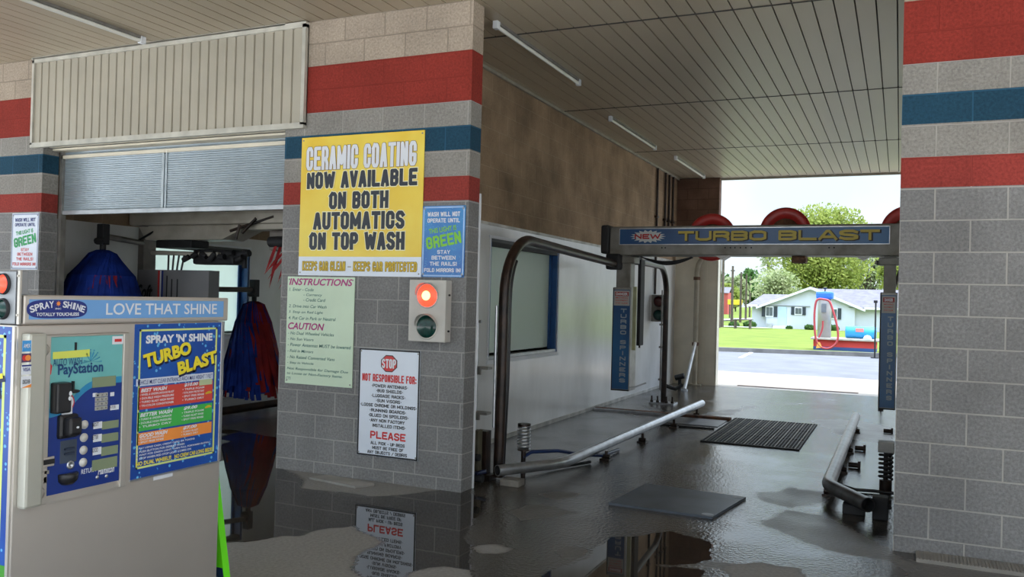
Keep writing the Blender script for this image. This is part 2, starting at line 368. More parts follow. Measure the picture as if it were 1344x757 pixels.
b.inputs['IOR'].default_value = 1.5
rr = vr([(.05, (.85,)*3), (.3, (.42,)*3), (.46, (.2,)*3), (.62, (.10,)*3), (.72, (.06,)*3), (.84, (.02,)*3)], ad.outputs[0]); L.new(rr.outputs[0], b.inputs['Roughness'])
rb = vr([(.3, (.5,)*3), (.5, (.30,)*3), (.70, (.32,)*3), (.88, (.0,)*3)], ad.outputs[0])
n4 = N.new('ShaderNodeTexNoise'); n4.inputs['Scale'].default_value = 38; n4.inputs['Detail'].default_value = 6; L.new(tc.outputs['Position'], n4.inputs['Vector'])
bp = N.new('ShaderNodeBump'); bp.inputs['Distance'].default_value = .012; L.new(rb.outputs[0], bp.inputs['Strength']); L.new(n4.outputs['Fac'], bp.inputs['Height']); L.new(bp.outputs[0], b.inputs['Normal'])
floor = struct(fb.build('floor', fm, loc=(0, 0, 0), fixn=False), 'wet and puddled grey concrete floor of the wash bay', 'floor')
ca = floor.data.attributes.new('wet', 'FLOAT', 'POINT')
ca.data.foreach_set('value', [wetness(v.x, v.y) for v in fb.v])

conc = pm('pale_concrete', (.35, .30, .235), .9, 0, .08, 2.5, .3, 40)
# aprons round the bay floor
mb = MB(); mb.box(-6.0, 4.2, 10.3, 14.0, -.1, 0)
struct(mb.build('apron', conc), 'pale sunlit concrete apron behind the wash bay', 'ground')
mb = MB(); mb.box(-40, 40, -60, -7.5, -.1, 0); mb.box(4.2, 40, -7.5, 14, -.1, 0); mb.box(-40, -6.0, -7.5, 14, -.1, 0)
struct(mb.build('forecourt', pm('forecourt_concrete', (.72, .65, .55), .9, 0, .06, 2.5)), 'pale concrete forecourt around the building', 'ground')
asph = pm('grey_asphalt', (.135, .134, .136), .85, 0, .1, 1.2, .25, 60)
mb = MB()
K0 = at(944, 460, 'z', 0); K1 = at(1148, 465, 'z', 0)
def ky(x): return 22.6+.25*(x-0)*.9
mb.add([(-90, 14, 0), (60, 14, 0), (60, ky(20), 0), (20, ky(20), 0), (-30, ky(-30), 0), (-90, ky(-30), 0)], [(0, 1, 2, 3, 4, 5)])
struct(mb.build('parking_lot', asph), 'grey asphalt driveway behind the car wash', 'ground')
# kerb
mb = MB(); a, b_ = Vector((-30, ky(-30), 0)), Vector((20, ky(20), 0)); dn = (b_-a).cross(Vector((0, 0, 1))).normalized()*-.18
for z0_, z1_ in ((0, .13),):
    P = [a, b_, b_+dn, a+dn]; mb.add([p+Vector((0, 0, z)) for z in (z0_, z1_) for p in P], [(0, 1, 5, 4), (1, 2, 6, 5), (2, 3, 7, 6), (3, 0, 4, 7), (4, 5, 6, 7)])
struct(mb.build('kerb', pm('kerb_concrete', (.16, .155, .15), .9, 0, .15, 3)), 'low dark concrete kerb along the lawn', 'kerb')
# lawn slopes gently away
gm = pm('lawn_grass', (.165, .205, .038), .95, 0, .3, .9, .8, 30, col2=(.115, .155, .03), spec=.1)
mb = MB(); LA = []
def lz(y): return .12-.0142*(y-23) if y < 80 else -.69+(y-80)*.004
rows = [0, 6, 15, 30, 55, 90, 150, 300]
for i, r in enumerate(rows):
    for x in (-30, -20, -10, 0, 10, 20):
        y = ky(x)+.18+r; LA.append((x-(r*1.6 if x == -30 else r*.6 if x == -20 else 0)+(r*1.2 if x == 20 else 0), y, lz(y)))
mb.add(LA, [(i*6+k, i*6+k+1, (i+1)*6+k+1, (i+1)*6+k) for i in range(len(rows)-1) for k in range(5)])
lawn = struct(mb.build('lawn', gm), 'bright green mown lawn sloping away to the house', 'lawn')
def gz(y): return lz(y)
# far path / road
mb = MB()
def strip(p, q, w, dz=.03):
    p, q = Vector(p), Vector(q); d = (q-p).cross(Vector((0, 0, 1))).normalized()*w
    mb.add([p+Vector((0, 0, dz)), q+Vector((0, 0, dz)), q+d+Vector((0, 0, dz)), p+d+Vector((0, 0, dz))], [(0, 1, 2, 3)])
A = at(940, 421, 'y', 75); 
strip((-40, 80, gz(80)), (-7.5, 69, gz(69)), -2.5, .08)
strip((-18, 88, gz(88)), (-7, 160, gz(160)), -3.2, .12)
struct(mb.build('lane', pm('lane_concrete', (.26, .25, .23), .9, 0, .05, 1)), 'pale lane beyond the lawn left of the house', 'road')
# painted bay line
mb = MB(); p0, p1 = at(969, 469, 'z', .004), at(984, 462, 'z', .004)
d = (p1-p0).cross(Vector((0, 0, 1))).normalized()*.12
mb.add([p0, p1, p1+d, p0+d], [(0, 1, 2, 3)])
tag(mb.build('parking_line', white), 'single white painted line on the grey asphalt', 'road marking')

# ---- walls
bw = block_mat('block_wall'); bwr = block_mat('block_wall_right', mode='right'); pw = block_mat('painted_block', mode='painted'); jm = block_mat('jut_block', mode='jut')
H = 3.963
frp = pm('white_wall_panel', (.78, .78, .77), .2, 0, .06, 2.2, stretch=(1, 1, .5), col2=(.64, .64, .625))
frpd = pm('inner_wall_panel', (.52, .52, .50), .3, 0, .1, 2.2, col2=(.40, .40, .38))
mb = MB(); mb.box(-1.864, 0, 0, .19, 0, H); struct(mb.build('wall_center', bw), 'grey block pier with red and blue bands carrying the yellow banner', 'wall')
mb = MB(); mb.box(3.157, 8.5, 0, .19, 0, H); struct(mb.build('wall_right', bwr), 'grey block wall with red and blue bands at the right edge', 'wall')
mb = MB(); mb.box(-8.2, -5.045, 0, .19, 0, H); struct(mb.build('wall_left', bw), 'block pier with red and blue bands behind the pay station', 'wall')
# lintel above the left bay door
mb = MB(); mb.box(-5.045, -1.864, .03, .19, 3.04, H); struct(mb.build('lintel', bw), 'block lintel above the left roll-up door', 'wall')
def bay_wall(name, xa, xb, lab, wy0=2.08, wy1=4.07, wz0=.90, wz1=2.20, window=True, y1=10.3, up=pw):
    """wall between bays: block above, white panels below, window opening right through"""
    mb = MB(); zt = 2.36; t = .006
    mb.box(xa, xb, .19, y1, zt, H, 0)
    mid = (xa+t, xb-t)
    if window:
        mb.box(*mid, .19, wy0, 0, zt, 0); mb.box(*mid, wy1, y1, 0, zt, 0); mb.box(*mid, wy0, wy1, 0, wz0, 0); mb.box(*mid, wy0, wy1, wz1, zt, 0)
        for X0, X1 in ((xa, xa+t), (xb-t, xb)):
            mb.box(X0, X1, .19, wy0, 0, zt, 1); mb.box(X0, X1, wy1, y1, 0, zt, 1); mb.box(X0, X1, wy0, wy1, 0, wz0, 1); mb.box(X0, X1, wy0, wy1, wz1, zt, 1)
    else:
        mb.box(*mid, .19, y1, 0, zt, 0)
        for X0, X1 in ((xa, xa+t), (xb-t, xb)): mb.box(X0, X1, .19, y1, 0, zt, 1)
    return struct(mb.build(name, [up, frp]), lab, 'wall')
bay_wall('wall_between_bays', -1.05, -.81, 'long bay wall of brown painted block above white panels')
bay_wall('wall_far_left', -6.09, -5.85, 'left wall of the dark bay with a bright window')
bay_wall('wall_far_right', 3.97, 4.2, 'right wall of the open bay', 2.08, 7.4, .90, 2.2)  # opening runs on past the window, out of view, to admit more daylight
# block return at the rear of the bay
mb = MB(); mb.box(-.85, 0, 10.3, 10.5, 0, H)
struct(mb.build('wall_back', jm), 'rear pier, brown block above and cream panel below', 'wall')
mb = MB(); mb.box(-.81, -.005, 10.285, 10.299, 0, 2.5); mb.box(.0, .012, 10.285, 10.5, 0, 2.5); mb.box(-.20, -.19, 10.28, 10.286, 0, 2.5)
struct(mb.build('trim_1', cream), 'cream panel on the rear pier', 'trim')
mb = MB(); mb.box(-.85, -.45, 10.5, 12, 0, .01)
# white corner strip and panel trims on the long wall
mb = MB(); mb.box(-.012, .012, .19, .206, 0, 2.42); struct(mb.build('trim_2', white), 'narrow white corner strip on the centre pier', 'trim')
mb = MB(); mb.box(-.81, -.80, .21, 10.28, 2.335, 2.365); mb.box(-.81, -.80, .21, 10.28, .0, .045)
struct(mb.build('trim_3', pm('dusty_trim', (.55, .54, .5), .5, 0, .2, 5)), 'pale trim strips edging the white wall panels', 'trim')

# windows in the two left-hand walls
blue_fr = pm('blue_window_paint', (.02, .09, .28), .4, 0, .15, 6)
gl = bpy.data.materials.new('frosted_pane'); gl.use_nodes = True
nt = gl.node_tree; b = nt.nodes['Principled BSDF']; b.inputs['Base Color'].default_value = (.86, .90, .84, 1); b.inputs['Roughness'].default_value = .45
b.inputs['Transmission Weight'].default_value = .0; b.inputs['IOR'].default_value = 1.4; b.inputs['Roughness'].default_value = .25
tr = nt.nodes.new('ShaderNodeBsdfTranslucent'); tr.inputs[0].default_value = (.84, .93, .88, 1); mxs = nt.nodes.new('ShaderNodeMixShader'); mxs.inputs[0].default_value = .7
out = [n for n in nt.nodes if n.type == 'OUTPUT_MATERIAL'][0]; nt.links.new(b.outputs[0], mxs.inputs[1]); nt.links.new(tr.outputs[0], mxs.inputs[2]); nt.links.new(mxs.outputs[0], out.inputs[0])
dk_rail = pm('dark_rail', (.05, .05, .05), .5)
def window(n, xo, xi, lab):
    y0, y1, z0, z1 = 2.08, 4.07, .90, 2.20
    w = struct(thing('window_%d' % n, (xo, (y0+y1)/2, z0), lab, 'window'))
    s = 1 if xo > xi else -1
    f = MB(); t = .035
    f.box(xi, xo, y1-t, y1-.001, z0, z1); f.box(xi, xo, y0+.001, y0+t, z0+t, z1); f.box(xi, xi+s*.05, y1-.09, y1-t, z0+t, z1-t)
    r_ = MB(); r_.box(xi, xo, y0, y1-t, z0+.001, z0+t); r_.box(xi, xi+s*.03, y0+t, y1-t, z0+t, z0+.06); r_.build('sill', pm('sill_metal', (.42, .43, .44), .4, .4), w)
    r_ = MB(); r_.box(xi, xo, y0, y1-t, z1-t, z1-.001); r_.build('head_rail', dk_rail, w)
    f.build('window_frame', blue_fr, w)
    g = MB(); g.box(xi+s*.015, xi+s*.03, y0+t, y1-t, z0+t, z1-t); g.build('pane', gl, w)
    c = MB(); c.box(xo, xo+s*.018, y0-.04, y1+.03, z0-.045, z0); c.box(xo, xo+s*.012, y0-.04, y1+.03, z1, z1+.03); c.box(xo, xo+s*.012, y1, y1+.02, z0, z1); c.box(xo, xo+s*.012, y0-.02, y0, z0, z1)
    c.build('casing', white, w)
    k = MB(); k.box(xi+s*.05, xo, y0+t, y1-t, z1-t-.045, z1-t); k.build('gasket', blkm, w)
window(1, -.81, -.93, 'frosted window with blue reveal in the wall left of the bent pipe')
window(3, 3.97, 4.08, 'unseen window added in the right wall to light the bay')  # out of view, added so daylight reaches the opposite wall
for o_ in [o for o in bpy.data.objects if o.get('label') == 'unseen window added in the right wall to light the bay']: o_.scale.y = 1
window(2, -5.85, -6.02, 'bright window with blue frame seen through the left bay')

# ceiling: ribbed metal soffit in bands
soff = pm('soffit_metal', (.48, .405, .30), .42, .2, .1, .6, stretch=(1, .35, 1), col2=(.38, .32, .235))
dk = flat('dark_gap', (.02, .018, .015), .9)
mb = MB()
def soffit(x0, x1, y0, y1):
    z = H; n = int(round((x1-x0)/.1524)); w = (x1-x0)/n
    pr = []
    for i in range(n):
        a = x0+i*w; pr += [(a+.006, z), (a+w-.006, z), (a+w-.005, z+.014), (a+w+.005, z+.014)]
    vs = []; 
    for x, zz in pr: vs += [(x, y0, zz), (x, y1, zz)]
    fs = [(2*i, 2*i+1, 2*i+3, 2*i+2) for i in range(len(pr)-1)]
    mids = [1 if i % 4 == 2 else 0 for i in range(len(pr)-1)]
    for f_, mm in zip(fs, mids): mb.add([vs[k] for k in f_], [(0, 1, 2, 3)], mm)
ysm = [-6.3, -5.15, -2.1, .95, 4.05, 7.2, 10.42]
for i in range(6): soffit(-8.2, 8.3, ysm[i]+.012, ysm[i+1]-.012)
mb.box(-8.3, 8.4, -6.35, 10.5, H+.02, H+.05, 1)
mb.box(-8.4, 8.5, -6.4, 10.55, H+.05, H+.35, 2)
struct(mb.build('ceiling', [soff, pm('groove_dark', (.10, .09, .075), .8), pm('roof_fascia', (.5, .48, .44), .6)], fixn=False), 'ribbed beige metal canopy ceiling', 'ceiling')  # second colour: darker tone for groove tops and the backing sheet
mb = MB()
for y in ysm[3:6]:
    mb.box(-.81, 3.97, y-.011, y+.011, H-.004, H+.012)
struct(mb.build('trim_4', pm('joint_strip', (.05, .045, .04), .7)), 'dark joint strips across the bay ceiling', 'trim')
mb = MB(); mb.box(-.81, 3.97, 10.40, 10.45, H-.04, H)
mb.box(-.80, -.77, .2, 10.3, H-.03, H); mb.box(-5.2, -1.86, -.05, 0, H-.02, H)
struct(mb.build('trim_5', pm('soffit_trim', (.40, .38, .32), .45, .2)), 'beige metal edge trim round the ceiling', 'trim')

# siding box above the left door
t = struct(thing('lintel_siding', (-3.4, -.03, 3.03), 'beige ribbed metal siding panel above the left roll-up door', 'siding'))
sid = pm('siding_metal', (.42, .385, .31), .45, .15, .05, 2)
mb = MB(); x0, x1, z0, z1 = -5.187, -1.632, 3.045, 3.935; n = 32; w = (x1-x0-.06)/n
pts = []
for i in range(n):
    a = x0+.03+i*w; pts += [(a, -.03), (a+w*.80, -.03), (a+w*.86, -.014), (a+w*.94, -.014)]
pts.append((x1-.03, -.03))
for i in range(len(pts)-1):
    (xa, ya), (xb, yb) = pts[i], pts[i+1]; mb.add([(xa, ya, z0), (xb, yb, z0), (xb, yb, z1), (xa, ya, z1)], [(0, 1, 2, 3)])
mb.box(x0, x1, -.012, -.001, z0, z1); mb.build('siding', sid, t, fixn=False)
mb = MB(); mb.box(x0, x1, -.05, -.001, z0-.03, z0+.02); mb.box(x0, x1, -.05, -.001, z1-.03, z1+.02); mb.box(x0, x0+.03, -.05, -.001, z0, z1); mb.box(x1-.035, x1, -.05, -.001, z0, z1)
mb.build('siding_frame', pm('siding_trim', (.55, .53, .46), .45, .1), t)

# roll-up door half raised
t = struct(thing('door_1', (-3.5, .25, 2.35), 'half raised slatted roll-up door of the left bay', 'door'))
dm = pm('door_slats', (.36, .42, .46), .28, .35, .05, 3)
mb = MB(); z = 2.37; 
while z < 3.05:
    mb.add([(-5.03, .235, z), (-1.87, .235, z), (-1.87, .228, z+.014), (-5.03, .228, z+.014), (-1.87, .235, z+.022), (-5.03, .235, z+.022)], [(0, 1, 2, 3), (3, 2, 4, 5)]); z += .022
mb.box(-5.03, -1.87, .24, .25, 2.36, 3.1); mb.build('door_curtain', dm, t, fixn=False)
mb = MB(); mb.box(-5.03, -1.87, .215, .265, 2.335, 2.375); mb.build('bottom_rail', pm('door_rail', (.50, .53, .56), .35, .3), t)
mb = MB(); mb.box(-5.03, -1.87, .10, .26, 3.0, 3.02); mb.box(-5.03, -1.87, .06, .09, 2.965+.06, 3.04); mb.box(-5.03, -1.87, .20, .23, 2.93, 2.965); mb.build('top_rail', cream, t)
mb = MB(); mb.box(-5.045, -5.0, .20, .26, 0, 3.0); mb.box(-1.90, -1.864, .20, .26, 0, 3.0); mb.build('guide_track', steel_dk, t)
mb = MB(); mb.box(-3.59, -3.56, .224, .228, 2.38, 2.93); mb.box(-3.54, -3.52, .224, .228, 2.38, 2.93); mb.build('stile', pm('door_stile', (.48, .53, .56), .3, .3), t)

# tube lights on the ceiling
lampm = pm('lamp_tube', (.82, .82, .76), .3, 0, .04)
def lamp(x, ya, yb, lab, zz=0):
    t = thing('ceiling_tube_light', (x, (ya+yb)/2, H-.06), lab, 'light', 'tube lights on the soffit')
    mb = MB(); mb.box(x-.02, x+.02, ya, yb, H-.025, H-.001); mb.build('housing', steel_dk, t)
    mb = MB(); mb.cyl((x, ya+.02, H-.045), (x, yb-.02, H-.045), .018, 10); mb.build('tube', lampm, t)
    for y in (ya, yb):
        mb = MB(); mb.box(x-.024, x+.024, y-.03, y+.03, H-.07, H-.001, 0, .006); mb.build('end_cap', white, t)
lamp(-.06, .55, 2.62, 'thin tube light on the ceiling nearest the centre pier')
lamp(-.30, 4.5, 6.7, 'thin tube light on the ceiling, middle of the bay')
lamp(-.22, 7.7, 9.9, 'thin tube light on the ceiling nearest the rear pier')
lamp(-3.44, -2.9, -.2, 'long tube light on the ceiling above the siding panel')

# conduits
for y, zb, lab in ((8.70, 1.70, 'dark conduit running down to the small signal box'), (9.27, 2.5, 'dark conduit, second from the front on the rear end of the bay wall'),
                   (9.55, 2.5, 'dark conduit, third from the front on the rear end of the bay wall'), (9.84, 2.5, 'dark conduit nearest the rear pier')):
    t = thing('wall_conduit', (-.775, y, zb), lab, 'pipe', 'dark conduits high on the bay wall')
    mb = MB(); mb.cyl((-.78, y, zb), (-.78, y, 3.93), .022, 8); mb.build('pipe', rust, t)
    mb = MB(); mb.box(-.809, -.75, y-.05, y+.05, 3.05, 3.09); mb.build('clamp', rust, t)

# ================================================================== SIGNS ON THE CENTRE PIER
def sign(name, x0, x1, z0, z1, lab, mat, y=-.004, cat='sign', border=None, screws=True, th=.006):
    t = thing(name, ((x0+x1)/2, y, z0), lab, cat)
    fr = facade(x0, z0, y); w, h = x1-x0, z1-z0
    mb = MB(); mb.rect(fr, 0, w, 0, h, 0, th); mb.build('panel', mat, t)
    if border:
        mb = MB(); b_, o_ = border[1], border[2]
        for a in ((o_, w-o_, o_, o_+b_), (o_, w-o_, h-o_-b_, h-o_), (o_, o_+b_, o_, h-o_), (w-o_-b_, w-o_, o_, h-o_)): mb.rect(fr, *a, th, .001)
        mb.build('border', border[0], t)
    if screws:
        mb = MB()
        for a in (.02, w-.02):
            for c in (.025, h-.025): mb.ell(fr, a, c, .007, .007, th, .004, 0, 10)
        mb.build('screws', steel_dk, t)
    def T(mb, body, u0, u1, v0, v1, **k): (btext if 't' in k else text)(mb, fr, body, u0*w, u1*w, (1-v1)*h, (1-v0)*h, **{'d': th+.0015, **k})
    return t, fr, w, h, T
# banner
by = pm('banner_yellow', (.78, .50, .02), .35, 0, .1, 1.6, col2=(.86, .70, .10))
t, fr, w, h, T = sign('banner', -1.668, -.418, 1.72, 2.932, 'large yellow banner with ceramic coating notice on the centre pier', by)
mb = MB(); mb.rect(fr, .0, w, 0, .165, .0065, .0006); mb.build('footer_strip', signw, t)
mb = MB()
for a in ((.02, .98, .075, .24), ): T(mb, 'CERAMIC COATING', .045, .945, .07, .240, t=.2, grow=.0038, d=.0085)
for fa, mt_ in ((0, 0),): T(mb, 'CERAMIC COATING', .045, .945, .07, .240, t=.2, d=.0100, m=1)
mb.build('heading_lettering', [brownt, white], t, fixn=False)
mb = MB()
for body, a in (('NOW AVAILABLE', (.055, .955, .255, .375)), ('ON BOTH', (.25, .735, .402, .525)), ('AUTOMATICS', (.12, .865, .545, .67)), ('ON TOP WASH', (.09, .87, .69, .815))):
    T(mb, body, *a, t=.23, grow=.007, d=.0085, m=0); T(mb, body, *a, t=.23, d=.0100, m=1)
mb.build('lettering', [flat('pale_glow', (.9, .85, .55), .5), flat('dark_ink', (.016, .022, .035), .5)], t, fixn=False)
mb = MB()
for body, a in (('KEEPS CAR CLEAN', (.035, .40, .898, .965)), ('-', (.42, .445, .93, .94)), ('KEEPS CAR PROTECTED', (.465, .97, .898, .965))):
    T(mb, body, *a, t=.2, grow=.0022, d=.0085, m=0); T(mb, body, *a, t=.2, d=.0100, m=1)
mb.build('footer_lettering', [ink, gold], t, fixn=False)
# wet-light notices
def bubbles(name, c1, c2, sc=60, dot=(.25, .55, .85), thr=.09):
    mt = pm(name, c1, .3, 0, .1, 2.0, col2=c2); nt = mt.node_tree; N = nt.nodes; L = nt.links; b = N['Principled BSDF']
    src = b.inputs['Base Color'].links[0].from_socket
    vo = N.new('ShaderNodeTexVoronoi'); vo.inputs['Scale'].default_value = sc; tcx = [n for n in N if n.type == 'TEX_COORD'][0]; L.new(tcx.outputs['Object'], vo.inputs['Vector'])
    lt = N.new('ShaderNodeMath'); lt.operation = 'LESS_THAN'; lt.inputs[1].default_value = thr*2.4; L.new(vo.outputs['Distance'], lt.inputs[0])
    nn = N.new('ShaderNodeTexNoise'); nn.inputs['Scale'].default_value = sc*.25; L.new(tcx.outputs['Object'], nn.inputs['Vector'])
    g2 = N.new('ShaderNodeMath'); g2.operation = 'GREATER_THAN'; g2.inputs[1].default_value = .52; L.new(nn.outputs['Fac'], g2.inputs[0])
    mu = N.new('ShaderNodeMath'); mu.operation = 'MULTIPLY'; L.new(lt.outputs[0], mu.inputs[0]); L.new(g2.outputs[0], mu.inputs[1])
    mx = N.new('ShaderNodeMix'); mx.data_type = 'RGBA'; L.new(mu.outputs[0], mx.inputs[0]); L.new(src, mx.inputs[6]); mx.inputs[7].default_value = (*dot, 1)
    L.new(mx.outputs[2], b.inputs['Base Color']); return mt
bub = bubbles('bubble_blue', (.05, .30, .62), (.02, .09, .42), 90, (.15, .55, .80))
lime = flat('lime_vinyl', (.22, .58, .04), .5)
def green_notice(x0, x1, z0, z1, lab, base, c_top, c_mid, c_low, brd):
    t, fr, w, h, T = sign('green_light_sign', x0, x1, z0, z1, lab, base, border=(brd, .012, .006))
    mb = MB()
    T(mb, 'WASH WILL NOT', .12, .88, .085, .15, t=.2); T(mb, 'OPERATE UNTIL', .12, .88, .175, .235, t=.2)
    T(mb, 'THIS LIGHT IS', .16, .80, .30, .365, fat=.03, rot=.13, m=1); T(mb, 'GREEN', .10, .92, .40, .57, t=.2, rot=.17, m=1, d=.009)
    for body, a in (('STAY', (.37, .67, .62, .675)), ('BETWEEN', (.24, .80, .70, .755)), ('THE RAILS!', (.20, .84, .785, .84)), ('FOLD MIRRORS IN!', (.07, .93, .875, .93))): T(mb, body, *a, t=.2, m=2)
    mb.build('lettering', [c_top, c_mid, c_low], t, fixn=False)
green_notice(-.416, -.020, 1.722, 2.303, 'blue bubble sign with green word beside the yellow banner', bub, white, lime, white, pm('pale_blue_rim', (.35, .55, .85), .4))
green_notice(-5.48, -5.06, 1.735, 2.332, 'white sign with green word on the left pier behind the pay station', signw, navy, flat('dark_green_vinyl', (.02, .35, .10), .5), redv, pm('thin_rim', (.3, .35, .5), .4))
# instructions
t, fr, w, h, T = sign('instruction_sign', -1.782, -1.067, .765, 1.708, 'pale green instructions and caution sign in magenta and green lettering', pm('pale_green_sign', (.60, .74, .56), .45, 0, .05, 2))
mb = MB()
T(mb, 'INSTRUCTIONS', .03, .97, .018, .078, fat=.025, shear=.25, m=0); T(mb, 'CAUTION', .03, .57, .432, .492, fat=.025, shear=.25, m=0)
for body, u0, u1, v0, v1 in (('1. Enter - Code', .03, .40, .105, .135), ('- Currency', .25, .53, .155, .187), ('- Credit Card', .25, .58, .20, .23), ('2. Drive into Car Wash', .03, .60, .262, .290),
    ('3. Stop on Red Light', .03, .55, .318, .348), ('4. Put Car in Park or Neutral', .03, .74, .372, .402), ('- No Dual Wheeled Vehicles', .03, .72, .515, .543), ('- No Sun Visors', .03, .42, .570, .596),
    ('- Power Antennas MUST be lowered', .03, .97, .622, .652), ('- Fold in Mirrors', .03, .42, .682, .708), ('- No Raised Converted Vans', .03, .74, .738, .766), ('- Stay in Vehicle', .03, .43, .795, .821),
    ('Not Responsible for Damage Due', .03, .94, .848, .878), ('to Loose or Non-Factory Items.', .03, .86, .893, .923), ('CTS', .02, .09, .94, .965)):
    T(mb, body, u0, u1, v0, v1, fat=.006, shear=.2, m=1)
mb.build('lettering', [mag, flat('teal_ink', (.03, .16, .14), .5)], t, fixn=False)
# not responsible
t, fr, w, h, T = sign('liability_sign', -1.0, -.402, .21, 1.113, 'white black-rimmed sign with red stop octagon low on the centre pier', signw, border=(ink, .014, .001))
mb = MB(); mb.poly([(w*.5+.078*math.cos(PI/8+k*PI/4), h*.868+.068*math.sin(PI/8+k*PI/4)) for k in range(8)], fr, .0065, .001)
mb.poly([(w*.5+.086*math.cos(PI/8+k*PI/4), h*.868+.076*math.sin(PI/8+k*PI/4)) for k in range(8)], fr, .006, .001, 1)
mb.build('stop_octagon', [redv, ink], t)
mb = MB(); T(mb, 'STOP', .385, .615, .09, .175, t=.17, d=.009, m=0); T(mb, 'NOT RESPONSIBLE FOR:', .06, .95, .235, .305, t=.2, m=1); T(mb, 'PLEASE', .22, .80, .765, .835, t=.22, m=1)
for body, u0, u1, v in (('•POWER ANTENNAS•', .22, .82, .328), ('•BUG SHIELDS•', .30, .74, .373), ('•LUGGAGE RACKS•', .22, .78, .420), ('•SUN VISORS•', .30, .72, .465), ('•LOOSE CHROME OR MOLDINGS•', .04, .97, .510),
    ('•RUNNING BOARDS•', .20, .80, .557), ('•GLUED ON SPOILERS•', .18, .84, .603), ('•ANY NON FACTORY', .20, .78, .650), ('INSTALLED ITEMS•', .25, .80, .697), ('ALL PICK - UP BEDS', .23, .79, .860), ('MUST BE FREE OF', .26, .77, .903), ('ANY OBJECTS / DEBRIS', .18, .83, .945)):
    T(mb, body, u0, u1, v, v+.030, t=.2, m=2)
mb.build('lettering', [white, redv, ink], t, fixn=False)

# traffic signals
pane = pm('signal_enamel', (.52, .50, .46), .45, 0, .06, 5)
redlit = pm('red_lens_lit', (.8, .02, .01), .3, 0, .1, emit=(1, .045, .02), estr=1.6)
redhot = pm('red_lens_core', (.9, .2, .05), .3, 0, .1, emit=(1, .42, .12), estr=3.0)
grdk = pm('green_lens_dark', (.006, .045, .035), .15, 0, .2, 30)
rdk = pm('red_lens_dark', (.06, .008, .006), .2, 0, .2, 30)
def signal(x, y, z0, z1, wd, r, lab, lit=True, box=pane, dep=.10, face_x=None):
    t = thing('traffic_signal', (x, y, z0), lab, 'signal light')
    mb = MB(); mb.box(x-wd/2, x+wd/2, y-dep, y, z0, z1, 0, .008); mb.build('housing', box, t)
    hh = z1-z0
    for zz, nm, mt_ in ((z0+hh*.745, 'red_lens', redlit if lit else rdk), (z0+hh*.245, 'green_lens', grdk)):
        mb = MB(); mb.lathe([(0, -.022), (r*.5, -.018), (r*.85, -.008), (r, 0)], (x, y-dep-.002, zz), 'y', 28)
        if nm == 'red_lens' and lit:
            mb.lathe([(0, -.0235), (r*.3, -.0225), (r*.42, -.019)], (x, y-dep-.002, zz), 'y', 20, 1); 
        o = mb.build(nm, [mt_, redhot], t); o['label'] = 'lit red lens' if (nm == 'red_lens' and lit) else 'dark unlit lens'
        mb = MB(); seg = 28
        P = [(x+r*1.06*math.cos(a), y-dep-.0, zz+r*1.06*math.sin(a)) for a in [2*PI*k/seg for k in range(seg)]]
        mb.tube(P, .008, 6, closed=True)
        # hood over the upper half
        vs = []; 
        for k in range(15):
            a = PI*k/14; L_ = .05*math.sin(a)+.012
            vs += [(x+r*1.12*math.cos(a), y-dep, zz+r*1.12*math.sin(a)), (x+r*1.12*math.cos(a), y-dep-L_, zz+r*1.10*math.sin(a))]
        mb.add(vs, [(2*k, 2*k+1, 2*k+3, 2*k+2) for k in range(14)])
        mb.build('hood', pane if box is pane else blkm, t, fixn=False)
    mb = MB()
    for sx in (-1, 1):
        for zz in (z0+.09, z1-.12): mb.cyl((x+sx*wd/2, y-dep*.5, zz), (x+sx*(wd/2+.012), y-dep*.5, zz), .008, 8)
    mb.build('bolts', blkm, t)
    return t
signal(-.300, 0, 1.197, 1.697, .34, .092, 'white signal box with glowing red light on the centre pier')
signal(-.652, 8.6, 1.22, 1.69, .27, .085, 'grimy unlit signal box at the rear of the bay wall', False, box=dirty, dep=.1)

# ================================================================== PAY STATION
X = .30; KY0, KY1 = -4.03, -3.005
t = thing('pay_station', (-.08, (KY0+KY1)/2, 0), 'stainless steel pay station cabinet with blue header and keypad', 'payment kiosk')
pay = t
mb = MB(); mb.box(-.45, X, KY0, KY1, 0, 1.425, 0, .006); mb.build('cabinet', steel, t)
mb = MB(); hz0, hz1 = 1.428, 1.534
mb.box(.268, X+.012, KY0+.014, KY1+.012, hz0, hz1, 0, .006); mb.build('header', steel, t)
F = Fr((X, 0, 0), (0, 1, 0), (0, 0, 1))
def K(px, py, xx=X): q = at(px, py, 'x', xx); return q.y, q.z
def krect(mb, px0, py0, px1, py1, d=.0, th=.002, m=0, xx=X):
    y0, z1 = K(px0, py0, xx); y1, z0 = K(px1, py1, xx); mb.rect(F, y0, y1, z0, z1, d, th, m)
def kbox(mb, px0, py0, px1, py1, d, m=0, bev=.004):
    y0, z1 = K(px0, py0); y1, z0 = K(px1, py1); mb.box(X-.001, X+d, y0, y1, z0, z1, m, bev)
HX = .0125
sky_blue = flat('header_blue', (.16, .36, .68), .35)
mb = MB(); mb.rect(F, KY0+.035, KY1-.02, 1.446, 1.519, HX, .001); hp = mb.build('header_panel', sky_blue, t)
CY = (at(35, 405, 'x', X+HX).y+at(114, 405, 'x', X+HX).y)/2; CA = (at(114, 405, 'x', X+HX).y-at(35, 405, 'x', X+HX).y)/2
